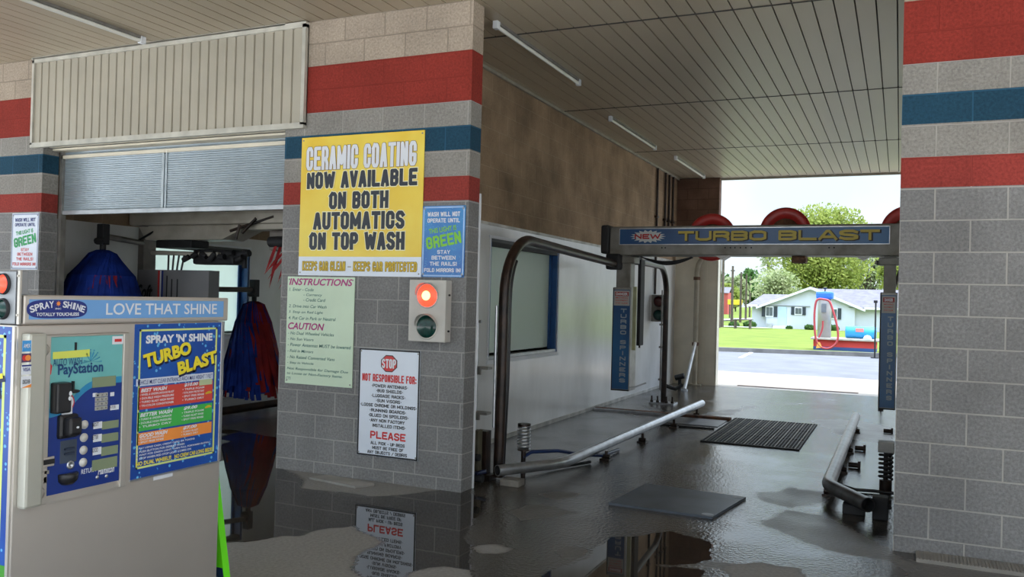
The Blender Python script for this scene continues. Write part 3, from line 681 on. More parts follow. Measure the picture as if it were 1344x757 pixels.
# logo capsule: flat navy shape with arched name
mb = MB(); cy, cz, a, bb = CY, 1.4835, CA, .034
P = [(cy+a*(abs(math.cos(q))**.45)*(1 if math.cos(q) > 0 else -1), cz+bb*(abs(math.sin(q))**.8)*(1 if math.sin(q) > 0 else -1)) for q in [2*PI*k/40 for k in range(40)]]
mb.poly(P, F, HX+.001, .001); mb.build('logo', navy, hp)
mb = MB(); mb.whole = True
def arch_text(body, c0, c1, zb, rise, hgt, d):
    n = len(body); 
    for i, ch in enumerate(body):
        if ch == ' ': continue
        u = c0+(c1-c0)*(i+.5)/n; s_ = (u-cy)/a; zz = zb-rise*s_*s_*1.0; ang = -math.atan(2*rise*s_/a)
        w_ = (c1-c0)/n*(.86 if ch != 'I' else .34)
        text(mb, F, ch, u-w_/2, u+w_/2, zz-hgt/2, zz+hgt/2, d=d, fat=.03, rot=ang)
arch_text('SPRAY', cy-CA*.92, cy-CA*.15, 1.502, .026, .023, HX+.003); arch_text('SHINE', cy+CA*.15, cy+CA*.92, 1.502, .026, .023, HX+.003)
text(mb, F, 'INC', cy-.012, cy+.012, 1.482, 1.488, d=HX+.003, fat=.02); text(mb, F, 'TOTALLY TOUCHLESS', cy-.088, cy+.088, 1.4585, 1.470, d=HX+.003, fat=.03)
y0, _ = K(139, 405, X+HX); y1, _ = K(284, 405, X+HX)
text(mb, F, 'LOVE THAT SHINE', y0, y1, 1.461, 1.506, d=HX+.0025, fat=.012)
mb.build('header_lettering', white, hp, fixn=False)
mb = MB(); mb.poly([(cy+(.011 if k % 2 == 0 else .005)*math.sin(k*PI/8), 1.504+(.011 if k % 2 == 0 else .005)*math.cos(k*PI/8)) for k in range(16)], F, HX+.0025, .0008)
mb.build('sun_emblem', org, hp)
# surround of the pay door
ctk = pm('door_steel', (.60, .56, .50), .35, .6, .05, 4)
mb = MB(); kbox(mb, 28, 437, 45, 662, .045, bev=.01); cc = mb.build('card_column', pm('satin_column', (.50, .49, .42), .38, .4, .06, 3), t)
def K2(px, py): return K(px, py, X+.045)
FC = Fr((X+.045, 0, 0), (0, 1, 0), (0, 0, 1))
for nm, p, mt_, body, tm in (('amex_sticker', (29.5, 447, 40.5, 461), flat('card_blue', (.05, .30, .65), .4), 'AMEX', white), ('mastercard_sticker', (28.5, 464, 40.5, 475), flat('card_dark', (.10, .05, .12), .4), None, None),
                         ('visa_sticker', (28.5, 479, 40.5, 491), white, 'VISA', navy), ('discover_sticker', (28, 494, 40.5, 508), white, 'DISCOVER', ink)):
    mb = MB(); y0, z1 = K2(p[0], p[1]); y1, z0 = K2(p[2], p[3]); mb.rect(FC, y0, y1, z0, z1, 0, .001)
    o = mb.build(nm.split('_')[0]+'_mark' if False else 'card_sticker', mt_, cc)
    mb = MB()
    if body:
        text(mb, FC, body, y0+(y1-y0)*.12, y1-(y1-y0)*.12, z0+(z1-z0)*.35, z1-(z1-z0)*.3, d=.002, fat=.02); mats = [tm]
        if body == 'VISA': mb.rect(FC, y0, y1, z1-(z1-z0)*.16, z1, .0012, .0005, 1); mats = [tm, navy]
        if body == 'DISCOVER': mb.poly([(y0, z0), (y1, z0), (y1, z0+(z1-z0)*.3)], FC, .0012, .0005, 1); mats = [tm, org]
    else:
        mb.ell(FC, y0+(y1-y0)*.35, (z0+z1)/2, (z1-z0)*.33, (z1-z0)*.33, .0012, .0005, 0); mb.ell(FC, y0+(y1-y0)*.65, (z0+z1)/2, (z1-z0)*.33, (z1-z0)*.33, .0018, .0005, 1); mats = [redv, org]
    MBo = mb.build('card_logo', mats, cc, fixn=False)
# pay door: frame bars, decal, fittings
mb = MB(); y0, z1 = K(46, 440); y1, z0 = K(168, 440); z0 = .765; y1 = -3.555
mb.rect(F, y0, y1, z0, z1, .001, .012); mb.box(X, X+.02, y0, y0+.052, z0, z1, 0, .003); mb.box(X, X+.02, y1-.028, y1, z0, z1, 0, .003); mb.box(X, X+.02, y0, y1, z1-.006, z1, 0, .002)
door = mb.build('pay_door', ctk, t)
D0, D1, E0, E1 = y0+.055, y1-.03, z0+.028, z1-.008
D = .0135
mb = MB(); mb.rect(F, D0, D1, E0, E1, D, .001); fp = mb.build('fascia', pm('teal_fascia', (.16, .47, .46), .3, 0, .08, 5), door)
zc = E0+(E1-E0)*.62
def wave(off, zl, zr, steps=16):
    P = [(D0, E0), (D1, E0), (D1, zr)]
    for k in range(steps+1):
        s_ = 1-k/steps; P.append((D0+(D1-D0)*s_*.85, zl+(zr-zl)*(1/(1+math.exp(-(s_-.42)*9))) ))
    P.append((D0, zl)); return P
mb = MB(); mb.poly(wave(0, E0+.32, E0+.42), F, D+.001, .0005); mb.build('wave_print', flat('wave_blue', (.03, .26, .48), .3), fp)
mb = MB(); mb.poly(wave(0, E0+.285, E0+.395), F, D+.0016, .0005); mb.build('wave_print', pm('fascia_navy', (.012, .04, .24), .28, 0, .1, 4), fp)
FD = lambda px, py: K(px, py, X+D)
mb = MB(); DD = D+.0035
def ktext(mb, body, px0, py0, px1, py1, m=0, **k):
    y0, z1 = FD(px0, py0); y1, z0 = FD(px1, py1); text(mb, F, body, y0, y1, z0, z1, d=DD, m=m, **k)
ktext(mb, 'AUTO WASH', 69, 471, 107, 478, fat=.0); ktext(mb, 'PayStation', 76, 478, 134, 491, fat=.025)
mb.build('fascia_lettering', flat('teal_navy', (.01, .06, .18), .4), fp, fixn=False)
mb = MB(); y0, z1 = FD(69, 462); y1, z0 = FD(117, 467); mb.poly([(y0, z0-.004), (y1, z0-.002), (y1, z1+.004), (y0, z1)], F, D+.002, .001); mb.build('yellow_strip', flat('pale_yellow', (.70, .74, .12), .4), fp)
mb = MB()
for k, (dx, dz) in enumerate(((-.02, .0), (-.012, .02), (0, .032), (.012, .03), (.024, .022), (.03, .008), (-.03, -.006), (.036, -.004))):
    y0, z0_ = FD(118, 474); mb.poly([(y0, z0_), (y0+dx*1.1-.003, z0_+dz*1.0+.002), (y0+dx*1.2, z0_+dz*1.15+.004), (y0+dx*1.1+.003, z0_+dz)], F, D+.002, .001)
    mb.ell(F, y0+dx*1.35, z0_+dz*1.3+.003, .003, .003, D+.002, .001, 0, 8)
mb.build('splash_print', flat('splash_blue', (.04, .28, .45), .4), fp)
mb = MB(); krect(mb, 94.5, 449, 96, 459, D+.001, .006); y0, z0_ = FD(94, 513); mb.rect(F, y0-.003, y0+.003, z0_, z0_+.038, D, .012); mb.ell(F, y0, z0_, .021, .007, D, .02); mb.build('hook', blk, door)
for k, (p, mt_) in enumerate((((144, 441, 158, 451), white), ((147, 444.5, 156, 448), redv))):
    mb = MB(); krect(mb, *p, D+.001+.0006*k, .0008); mb.build('price_sticker', mt_, fp)
mb = MB(); y0, z0_ = FD(62, 485); mb.poly([(y0-.003, z0_-.03), (y0+.014, z0_-.018), (y0+.018, z0_+.012), (y0+.004, z0_+.033), (y0-.003, z0_+.033)], F, D+.002, .0008); mb.build('red_sticker', redv, fp)
# readers and acceptors
mb = MB(); kbox(mb, 63, 502, 82, 540, .05, bev=.008); o = mb.build('bill_reader', blk, door)
mb = MB(); y0, z0_ = K(78, 518); mb.ell(F, y0+.006, z0_+.008, .006, .009, .052, .001); mb.ell(F, y0+.004, z0_-.01, .006, .008, .052, .001); mb.build('reader_mark', white, o)
mb = MB(); y0, z0_ = FD(88, 528); mb.ell(F, y0, z0_, .030, .034, D+.002, .0008, 0); mb.ell(F, y0, z0_, .025, .028, D+.003, .0008, 1); mb.rect(F, y0-.025, y0+.02, z0_-.045, z0_-.008, D+.004, .0008, 1)
mb.build('tap_sticker', [redv, white], fp)
mb = MB(); text(mb, F, '<(', y0-.008, y0+.008, z0_-.016, z0_+.006, d=D+.006, fat=.02); mb.build('tap_mark', ink, fp, fixn=False)
mb = MB(); y0, z0_ = K(88, 558); mb.box(X, X+.03, y0-.055, y0+.03, z0_-.046, z0_+.046, 0, .016); mb.box(X+.025, X+.06, y0-.038, y0+.022, z0_-.036, z0_+.036, 0, .014); o = mb.build('coin_acceptor', blk, door)
mb = MB(); mb.ell(F, y0-.002, z0_-.002, .006, .004, .061, .001); mb.build('acceptor_light', white, o)
mb = MB(); kbox(mb, 75, 578, 97, 605, .016, bev=.003); o = mb.build('card_slot_plate', pm('slate_plate', (.055, .075, .11), .5, 0, .1), door)
mb = MB(); y0, z0_ = K(86, 590); mb.box(X+.016, X+.026, y0-.02, y0+.022, z0_+.002, z0_+.01, 0, .003); mb.box(X+.016, X+.026, y0-.02, y0+.022, z0_-.016, z0_-.008, 0, .003); mb.build('slot_lip', pm('slate_lip', (.03, .045, .08), .4), o)
mb = MB(); kbox(mb, 52, 600, 66, 610, .022, bev=.002); mb.build('bill_slot', steel, door)
mb = MB(); krect(mb, 52, 603, 66, 607, .022, .002); mb.build('bill_mouth', blk, door)
for p in ((53, 617, 60, 621), (52, 625, 57, 633)):
    mb = MB(); kbox(mb, *p, .02, bev=.002); mb.build('bracket', steel_dk, door)
mb = MB(); y0, z0_ = K(88, 624); prof = [(0, -.030), (.026, -.028), (.040, -.014), (.043, .010), (.040, .014), (.0, .012)]
mb.lathe(prof, (X+.008, y0-.01, z0_), 'z', 24); mb.build('coin_cup', blk, door)
mb = MB(); krect(mb, 117.5, 495, 147.5, 505.5, D+.001, .004, 0); 
lcd = flat('lcd_green', (.23, .28, .17), .25)
mb.build('display', lcd, door)
# keypad
mb = MB()
kz = []
kp0 = FD(124, 516); kp1 = FD(140, 537)
kw, kh = (kp1[0]-kp0[0])/3, (kp0[1]-kp1[1])/4
for i in range(3):
    for j in range(4): mb.box(X+D, X+D+.006, kp0[0]+i*kw+.001, kp0[0]+(i+1)*kw-.001, kp1[1]+j*kh+.001, kp1[1]+(j+1)*kh-.001, 0, .001)
kp = mb.build('keypad', pm('key_steel', (.5, .5, .46), .4, .4), door)
mb = MB(); mb.whole = True
for i in range(3):
    for j, row in enumerate(('*0#', '789', '456', '123')): text(mb, F, row[i], kp0[0]+i*kw+.006, kp0[0]+(i+1)*kw-.006, kp1[1]+j*kh+.005, kp1[1]+(j+1)*kh-.005, d=D+.007, fat=.0)
mb.build('key_lettering', ink, kp, fixn=False)
for p in ((118, 515.5, 123.5, 520), (141, 514.5, 146, 519), (141, 531.5, 152, 536.5)):
    mb = MB(); krect(mb, *p, D+.0022, .0008); mb.build('key_label', white, fp)
mb = MB(); ktext(mb, 'ENTER', 142, 533, 151, 535.4); mb.build('label_lettering', ink, fp, fixn=False)
# wash buttons with their read-outs
for k, (bx, byy, lx0, ly0, lx1, ly1, cap) in enumerate(((110, 557, 118.5, 552.5, 151.5, 561.5, 'BEST'), (109.3, 574, 118, 569, 151, 578.5, 'BETTER'), (108.8, 590.5, 117.5, 586, 150.5, 595.5, 'GOOD'), (108.3, 606.5, 117, 603, 149.5, 613, None))):
    mb = MB(); y0, z0_ = FD(bx, byy); mb.lathe([(.017, 0), (.017, .005), (.0125, .006), (.0115, .010), (.0, .011)], (X+D, y0, z0_), 'x', 24)
    mb.build('wash_button', pm('button_white', (.72, .70, .64), .35), door)
    mb = MB(); krect(mb, lx0+(11.5 if cap else 0), ly0+.6, lx1, ly1-1.6, D+.001, .003); mb.build('display', lcd, door)
    if cap:
        mb = MB(); krect(mb, lx0, ly0+1.2, lx0+11, ly1-.6, D+.0045, .0006, 0)
        y0, z1 = FD(lx0+1.2, ly0+2.6); y1, z0_ = FD(lx0+9.5, ly1-3); text(mb, F, cap, y0, y1, z0_, z1, d=D+.006, m=1, fat=.01); mb.build('label_plate', [white, ink], door, fixn=False)
mb = MB(); y0, z0_ = FD(91.5, 610); mb.lathe([(.016, 0), (.016, .006), (.007, .007), (.007, .003), (0, .003)], (X+D, y0, z0_), 'x', 20); mb.build('coin_slot', galv, door)
mb = MB(); ktext(mb, 'Hamilton', 128, 613.5, 149, 618.5, fat=.02, shear=.3); ktext(mb, 'RETURN', 106, 616, 125, 618.2, fat=.01); mb.build('maker_lettering', white, fp, fixn=False)
for p in ((127, 626), (139, 624.5)):
    mb = MB(); y0, z0_ = FD(*p); mb.lathe([(.007, 0), (.007, .004), (0, .005)], (X+D, y0, z0_), 'x', 14); mb.build('rivet', galv, fp)
for p in ((56, 459), (50, 647.5)):
    mb = MB(); y0, z0_ = K(*p, X+.02); mb.lathe([(.024, 0), (.024, .006), (.019, .009), (0, .009)], (X+.02, y0, z0_), 'x', 24); o = mb.build('door_lock', steel, door)
    mb = MB(); mb.box(X+.028, X+.031, y0-.002, y0+.002, z0_-.008, z0_+.008); mb.build('keyhole', blk, o)
mb = MB(); y0, _ = K(218, 617); mb.rect(F, -3.395, -3.29, .755, .777, .001, .001); mb.build('asset_tag', white, t)
# price posters
poster_blue = bubbles('poster_blue', (.015, .10, .40), (.01, .04, .26), 45, (.12, .42, .72), .12)
shadow_ink = flat('poster_shadow', (.004, .01, .05), .5)
def poster(fr, u0, v0, w, h, parent, lower=None, d0=.0015):
    """wash menu: blue bubble print, yellow frame line, price blocks"""
    mb = MB(); mb.rect(fr, u0, u0+w, v0, v0+h, 0, d0); po = mb.build('poster', poster_blue, parent)
    q = lambda a, b_: (u0+a*w, v0+(1-b_)*h)
    def R(mb, a0, a1, b0, b1, d, m=0): x0, y1 = q(a0, b0); x1, y0 = q(a1, b1); mb.rect(fr, x0, x1, y0, y1, d, .0005, m)
    def T(mb, body, a0, a1, b0, b1, d=d0+.0022, **k): x0, y1 = q(a0, b0); x1, y0 = q(a1, b1); text(mb, fr, body, x0, x1, y0, y1, d=d, **k)
    mb = MB(); R(mb, .05, .95, .035, .048, d0); R(mb, .05, .95, .925, .938, d0); R(mb, .93, .95, .035, .938, d0); R(mb, .05, .068, .035, .938, d0)
    mb.build('frame_line', flat('line_yellow', (.62, .72, .22), .5), po)
    mb = MB()
    for b0, b1, mm in ((.415, .555, 0), (.575, .695, 1), (.71, .785, 2)): R(mb, .055, .91, b0-.003, b1, d0, mm)
    R(mb, .03, .91, .355, .402, d0, 3)
    R(mb, .74, .90, .40, .44, d0+.0006, 4)
    mb.build('price_block', [flat('block_red', (.60, .06, .04), .5), flat('block_green', (.05, .42, .07), .5), org, flat('strip_white', (.62, .68, .78), .5), flat('pale_tag', (.45, .52, .30), .5)], po)
    mb = MB()
    T(mb, "SPRAY 'N' SHINE", .12, .88, .075, .125, fat=.045)
    for b, a1, yy in (('BEST WASH', .36, .42), ('BETTER WASH', .43, .58), ('GOOD WASH', .38, .715)): T(mb, b, .08, a1, yy, yy+.022, fat=.04, shear=.25)
    for b, yy in (('$10.00', .415), ('$9.00', .575), ('$7.00', .71)): T(mb, b, .56, .72, yy, yy+.022, fat=.04, shear=.25)
    for i, (l, r) in enumerate((('• WHEEL & UNDERCARRIAGE BLAST', '• TRIPLE FOAM'), ('• DOUBLE HIGH PRESSURE', '• TOTAL BODY PROTECTANT'), ('• TURBO BLAST HIGH RINSE', '• SPOT FREE RINSE'), ('• TRI-COLOR CONDITIONER', '• TURBO DRY'))):
        T(mb, l, .07, .44, .452+i*.024, .465+i*.024, fat=.02); T(mb, r, .54, .80, .448+i*.024, .461+i*.024, fat=.02)
    for i, (l, r) in enumerate((('• TURBO & UNDERCARRIAGE', '• TRIPLE FOAM'), ('• DOUBLE HIGH PRESSURE', '• TURBO BLAST RINSE'), ('• TURBO DRY', '• SPOT FREE RINSE'))):
        T(mb, l, .07, .42, .612+i*.024, .625+i*.024, fat=.02); T(mb, r, .54, .80, .608+i*.024, .621+i*.024, fat=.02)
    for i, (l, r) in enumerate((('• DOUBLE PRESSURE', '• TURBO BLAST'), ('• SPOT FREE RINSE', '• TURBO DRY'))):
        T(mb, l, .07, .34, .742+i*.02, .754+i*.02, fat=.02); T(mb, r, .54, .74, .740+i*.02, .752+i*.02, fat=.02)
    for i, l in enumerate(('1. PAY USING CASH, CREDIT CARD OR TOKENS', '2. PUSH BUTTON FOR DESIRED WASH', '3. WAIT FOR GREEN LIGHT, THEN PULL FORWARD SLOWLY', '4. STOP WHEN RED STOP LIGHT COMES ON')):
        T(mb, l, .05, (.70, .58, .90, .66)[i], .80+i*.022, .813+i*.022, fat=.02)
    mb.build('white_lettering', white, po, fixn=False)
    mb = MB(); T(mb, 'VEHICLE MUST CLEAR ENTRANCE ARCH MAX HEIGHT 7 FEET', .04, .90, .365, .393, fat=.005, m=0)
    mb.build('strip_lettering', navy, po, fixn=False)
    mb = MB()
    for body, a in (('TURBO', (.10, .62, .165, .245)), ('BLAST', (.48, .94, .235, .315))):
        T(mb, body, a[0]+.012, a[1]+.012, a[2]+.012, a[3]+.012, fat=.07, rot=.19, m=0, d=d0+.002); T(mb, body, *a, fat=.05, rot=.19, m=1, d=d0+.0032)
    T(mb, 'NO DUAL WHEELS!', .05, .43, .892, .917, fat=.03, m=1); T(mb, 'NO CREW CAB LONG BEDS!', .47, .92, .892, .917, fat=.03, m=1)
    mb.build('yellow_lettering', [shadow_ink, yel], po, fixn=False)
    mb = MB()
    for yy in (.50, .60): 
        x0, y0 = q(.86, yy); mb.poly([(x0-.02, y0-.004), (x0+.02, y0-.001), (x0+.02, y0+.003), (x0+.008, y0+.009), (x0-.006, y0+.008), (x0-.02, y0+.002)], fr, d0+.001, .0005)
    mb.build('car_print', [gold], po)
    return po
poster(Fr((X, -3.515, .778), (0, 1, 0), (0, 0, 1)), 0, 0, .492, .642, t)
mb = MB(); mb.box(X, X+.006, -3.018, -3.006, .78, 1.425); mb.box(X, X+.006, -3.52, -3.026, .772, .779); mb.build('poster_channel', galv, t)
fre = Fr((-.385, KY0, .565), (1, 0, 0), (0, 0, 1))
poster(fre, 0, 0, .665, .853, t)
mb = MB(); mb.rect(Fr((-.385, KY0, .0), (1, 0, 0), (0, 0, 1)), 0, .665, .35, .565, 0, .001); mb.build('green_panel', flat('panel_green', (.06, .30, .03), .5), t)
mb = MB(); mb.box(.283, .297, KY0-.006, KY0, .1, 1.42); mb.build('corner_trim', ctk, t)
mb = MB(); mb.box(.272, .284, KY0-.004, KY0+.006, 1.426, 1.62, 0, .002); 
for z_ in (1.46, 1.60): mb.cyl((.278, KY0-.004, z_), (.278, KY0-.008, z_), .004, 8)
# bracket and signal on top of the station
t2 = thing('station_signal', (.12, KY0+.02, 1.427), 'small signal box standing on top of the pay station at the left edge', 'signal light')
mbx = MB(); mbx.box(-.03, .286, KY0, KY0+.05, 1.428, 1.618, 0, .005); mbx.build('housing', pm('grey_housing', (.33, .34, .35), .45, .4, .05), t2)
mbx = MB(); mbx.box(.2865, .299, KY0+.002, KY0+.012, 1.428, 1.618, 0, .002); mbx.build('gasket', blkm, t2)
mb.v = [v+Vector((.028, 0, .002)) for v in mb.v]; mb.build('bracket', ctk, t2)
for zz, nm, mt_ in ((1.572, 'red_lens', redlit), (1.482, 'green_lens', grdk)):
    mbx = MB(); mbx.lathe([(0, -.012), (.02, -.01), (.033, 0)], (.222, KY0-.003, zz), 'y', 24)
    o = mbx.build(nm, mt_, t2); o['label'] = 'lit red lens' if nm == 'red_lens' else 'dark unlit lens'
    mbx = MB(); mbx.lathe([(.035, -.010), (.037, -.010), (.039, .003)], (.222, KY0-.003, zz), 'y', 24); mbx.build('hood', blkm, t2, fixn=False)

# green pylon sign behind the station
t = thing('pylon_sign', (0, -2.85, 0), 'bright green tapering pylon sign behind the pay station', 'sign')
lg = flat('fluorescent_green', (.16, .85, .01), .5)
mb = MB(); h_ = 1.15; wb, wt = .325, .11
mb.add([(-wb, -2.94, 0), (wb, -2.94, 0), (wb, -2.90, 0), (-wb, -2.90, 0), (-wt, -2.94, h_), (wt, -2.94, h_), (wt, -2.90, h_), (-wt, -2.90, h_)], [(0, 3, 2, 1), (4, 5, 6, 7), (0, 1, 5, 4), (1, 2, 6, 5), (2, 3, 7, 6), (3, 0, 4, 7)])
mb.build('body', lg, t)
fp_ = Fr((0, -2.9405, 0), (1, 0, 0), (0, 0, 1)); 
mb = MB(); xw = lambda z: wb-(wb-wt)*z/h_
mb.poly([(-xw(.16)+.002, .16), (xw(.16)-.002, .16), (xw(.255)-.002, .255), (-xw(.255)+.002, .255)], fp_, .001, .001); lb = mb.build('label_band', flat('band_navy', (.01, .03, .09), .5), t)
mb = MB(); text(mb, fp_, 'ChemQuest', -.08, .325, .175, .222, d=.004, fat=.03); mb.build('band_lettering', white, lb, fixn=False)

# ================================================================== ROUNDEL ARCH
AY = 3.85
t = thing('spinner_arch', (1.6, AY, 2.12), 'overhead metal arch with blue turbo blast sign and red spinners', 'wash arch')
mb = MB(); mb.box(-.02, 3.19, AY-.12, AY+.25, 2.115, 2.455, 0, .012); mb.build('beam', dirty, t)
mb = MB(); mb.box(-.13, -.02, AY-.15, AY+.26, 2.13, 2.475, 0, .03); mb.box(-.06, .12, AY-.16, AY+.02, 1.94, 2.13, 0, .03); mb.build('end_cap', blkm, t)
SF = facade(.10, 2.235, AY-.121)
sgn = pm('arch_sign_blue', (.03, .13, .30), .3, 0, .15, 1.2, col2=(.02, .06, .17))
mb = MB(); mb.rect(SF, 0, 2.96, 0, .195, 0, .008); sp_ = mb.build('sign_board', sgn, t)
mb = MB()
for a in ((0, 2.96, 0, .008), (0, 2.96, .187, .195), (0, .008, 0, .195), (2.952, 2.96, 0, .195)): mb.rect(SF, *a, .008, .002)
mb.build('sign_rim', galv, sp_)
mb = MB(); P = []
for k in range(36):
    r_ = 1 if k % 2 == 0 else .72; a = 2*PI*k/36; P.append((.35+.215*r_*math.cos(a), .098+.078*r_*math.sin(a)))
mb.poly(P, SF, .008, .002); mb.build('starburst', flat('burst_white', (.55, .58, .58), .5), sp_)
mb = MB(); btext(mb, SF, 'NEW', .19, .50, .068, .128, d=.012, t=.28, gap=.1); mb.build('burst_lettering', flat('burst_red', (.40, .02, .02), .5), sp_, fixn=False)
mb = MB()
for body, a0, a1 in (('TURBO', .71, 1.70), ('BLAST', 1.83, 2.86)):
    btext(mb, SF, body, a0+.012, a1+.012, .040, .151, d=.0105, m=0, t=.25, grow=.005, gap=.1); btext(mb, SF, body, a0, a1, .046, .157, d=.012, m=1, t=.25, gap=.1)
mb.build('sign_lettering', [ink, flat('letter_yellow', (.52, .40, .06), .5)], sp_, fixn=False)
mb = MB()
for x_ in (.62, .66, 1.35, 1.41, 1.46, 1.52, 1.58, 1.64, 2.46, 2.51): mb.cyl((x_, AY-.121, 2.20), (x_, AY-.128, 2.20), .009, 8)
mb.build('bolts', blkm, t)
for x_ in (1.31, 2.80):
    mb = MB(); mb.add([(x_-.08, AY-.1, 2.115), (x_+.08, AY-.1, 2.115), (x_, AY-.1, 2.065), (x_-.08, AY+.1, 2.115), (x_+.08, AY+.1, 2.115), (x_, AY+.1, 2.065)], [(0, 1, 2), (3, 5, 4), (0, 2, 5, 3), (1, 4, 5, 2)]); mb.build('nozzle', steel_dk, t)
redp = pm('spinner_red', (.58, .035, .03), .4, 0, .25, 6, col2=(.38, .025, .02))
for x_, yy, zc_ in ((1.09, 4.25, 2.36), (1.95, 4.15, 2.405), (3.24, 4.15, 2.40)):
    mb = MB(); mb.lathe([(.02, .02), (.15, .02), (.17, -.02), (.255, -.05), (.285, -.02), (.285, .03), (.25, .07), (.02, .09)], (x_, yy, zc_), 'y', 40)
    sd = mb.build('spinner_disc', redp, t)
    mb = MB(); mb.lathe([(0, -.06), (.05, -.06), (.06, -.02), (.155, -.015), (.165, .02)], (x_, yy, zc_), 'y', 28)
    for k in range(5): a = k*1.2566+.3; mb.cyl((x_+.04*math.cos(a), yy-.04, zc_+.04*math.sin(a)), (x_+.15*math.cos(a), yy-.03, zc_+.15*math.sin(a)), .012, 6)
    mb.build('hub', rust2, sd)
mb = MB(); mb.box(2.06, 2.21, AY+.0, AY+.22, 2.04, 2.115, 0, .01); mb.build('motor', rust2, t)
# vertical spinner cabinets
def cabinet(x0, x1, lab_y=AY-.06, mir=1):
    mb = MB(); mb.box(x0+.03, x1-.02, lab_y+.02, lab_y+.2, 1.70, 2.115, 0, .01); mb.box(x0-.02, x1+.03, lab_y+.0, lab_y+.22, 2.02, 2.10, 0, .01); mb.build('hanger', dirty, t)
    mb = MB(); mb.box(x0, x1, lab_y, lab_y+.26, .49, 1.73, 0, .008); cb = mb.build('side_cabinet', steel_dk, t)
    f_ = facade(x0, .49, lab_y-.0005); w_ = x1-x0
    mb = MB(); mb.rect(f_, .012, w_-.012, .02, 1.21, 0, .003, 0); mb.rect(f_, .018, w_-.018, 1.02, 1.20, .003, .001, 1); mb.rect(f_, .03, w_-.03, 1.135, 1.185, .004, .001, 2)
    mb.rect(f_, .004, .014, .0, 1.23, .003, .004, 3); mb.rect(f_, .004, w_-.004, .0, .014, .003, .004, 3)
    mb.build('cabinet_sign', [sgn, flat('warn_white', (.42, .40, .38), .5), flat('warn_red', (.35, .03, .03), .5), blkm], cb)
    mb = MB(); mb.whole = True; text(mb, f_, 'DANGER', .045, w_-.045, 1.145, 1.175, d=.007, fat=.04, m=1)
    for i, l_ in enumerate(('MOVING', 'EQUIPMENT', 'STAY CLEAR')): text(mb, f_, l_, .04, w_-.04, 1.105-i*.032, 1.122-i*.032, d=.007, fat=.01, m=2)
    z_ = .985
    for i, ch in enumerate('TURBO SPINNERS'):
        if ch != ' ': btext(mb, f_, ch, w_*(.46 if ch != 'I' else .56), w_*(.78 if ch != 'I' else .68), z_-.048, z_, d=.006, t=.26, m=0)
        z_ -= .0655 if ch != ' ' else .05
    mb.build('cabinet_lettering', [flat('letter_grey', (.33, .38, .42), .5), white, redv], cb, fixn=False)
cabinet(.015, .245); cabinet(2.975, 3.145)
mb = MB(); mb.box(.255, .30, AY-.03, AY-.0, .98, 1.74, 0, .004)
mb.build('side_plate', pm('yellowed_plate', (.42, .43, .25), .5, .2, .15, 5), t)
mb = MB(); mb.box(.22, .262, AY+.28, AY+.46, 1.02, 2.08, 0, .01); mb.cyl((.24, AY+.36, .99), (.24, AY+.36, 1.02), .012, 8); mb.box(.1, .24, AY+.24, AY+.40, 2.02, 2.12); mb.build('rear_wing', blkm, t)
mb = MB(); mb.tube([(.22, AY-.05, .53), (.30, AY-.03, .54), (.44, AY, .60)], .009, 6); mb.build('nozzle_arm', galv, t)
mb = MB(); mb.box(2.93, 3.05, AY-.02, AY+.05, 2.02, 2.07, 0, .01); mb.cyl((3.1, AY, 1.75), (3.19, AY, 2.05), .02, 8); mb.build('corner_brace', rust, t)
mb = MB()
for k in range(4):
    P = []
    for i in range(13): s_ = i/12; P.append((.30+s_*.62, AY+.12+k*.02, 2.105-.055*(1+k*.2)*math.sin(PI*s_)))
    mb.tube(P, .008, 6)
mb.build('cable_loop', blk, t)

# bent pipes carrying the arch
def bent(name_lab, pts, r, extra=None):
    return pts
def arc(c, r, a0, a1, n, y=True):
    return [(c[1]+r*math.cos(a0+(a1-a0)*k/n), c[2]+r*math.sin(a0+(a1-a0)*k/n)) for k in range(n+1)]
t = thing('pipe_support', (.05, .62, 0), 'rusty bent pipe rising from the floor beside the centre pier', 'pipe')
P = [(.035, .62, .02), (.045, .62, .8), (.05, .615, 1.52)]+[(.05, y_, z_) for y_, z_ in arc((0, 1.14, 1.58), .52, PI, PI/2, 12)][1:]+[(.05, AY-.14, 2.01)]
mb = MB(); mb.tube(P, .046, 16); mb.build('pipe', rust, t)
mb = MB(); P2 = [(p[0]+.03, p[1]+.058, p[2]-.02 if p[2] > 1.9 else p[2]) for p in P[:8]]; mb.tube([(.11, .70, .12)]+P2, .017, 8); mb.build('air_hose', blk, t)
mb = MB(); mb.tube([(.005+.0, .565, .45), (.005, .562, 1.5)], .012, 8); mb.build('feed_line', galv, t)
mb = MB(); mb.box(-.13, .02, .48, .62, -.0+.002, .05); mb.box(-.14, -.03, .50, .60, .05, .42, 0, .004); mb.build('foot', rust, t)
t = thing('valve_post', (-.09, .46, 0), 'grimy valve post with tangled hoses at the foot of the near bent pipe', 'valve')
mb = MB(); mb.box(-.135, -.045, .38, .46, 0, .44, 0, .006); mb.build('post', pm('post_khaki', (.11, .10, .065), .6, .2, .2, 10), t)
mb = MB(); mb.cyl((-.10, .42, .44), (-.10, .42, 1.38), .014, 10); mb.cyl((-.10, .42, 1.36), (-.065, .42, 1.36), .014, 8); mb.build('riser', galv, t)
for z_ in (.58, .64+.32, ):
    mb = MB(); mb.box(-.20, .035, .36, .45, z_, z_+.02); mb.box(-.21, -.03, .35, .37, z_-.045, z_+.02); mb.build('bracket', steel_dk, t)
mb = MB(); mb.tube([(-.10, .36, .40), (-.22, .33, .34), (-.32, .31, .20), (-.22, .29, .06), (-.05, .30, .09), (.06, .34, .12)], .018, 8); mb.tube([(-.33, .34, .16), (-.28, .33, .28), (-.14, .35, .24), (-.05, .36, .2)], .016, 8)
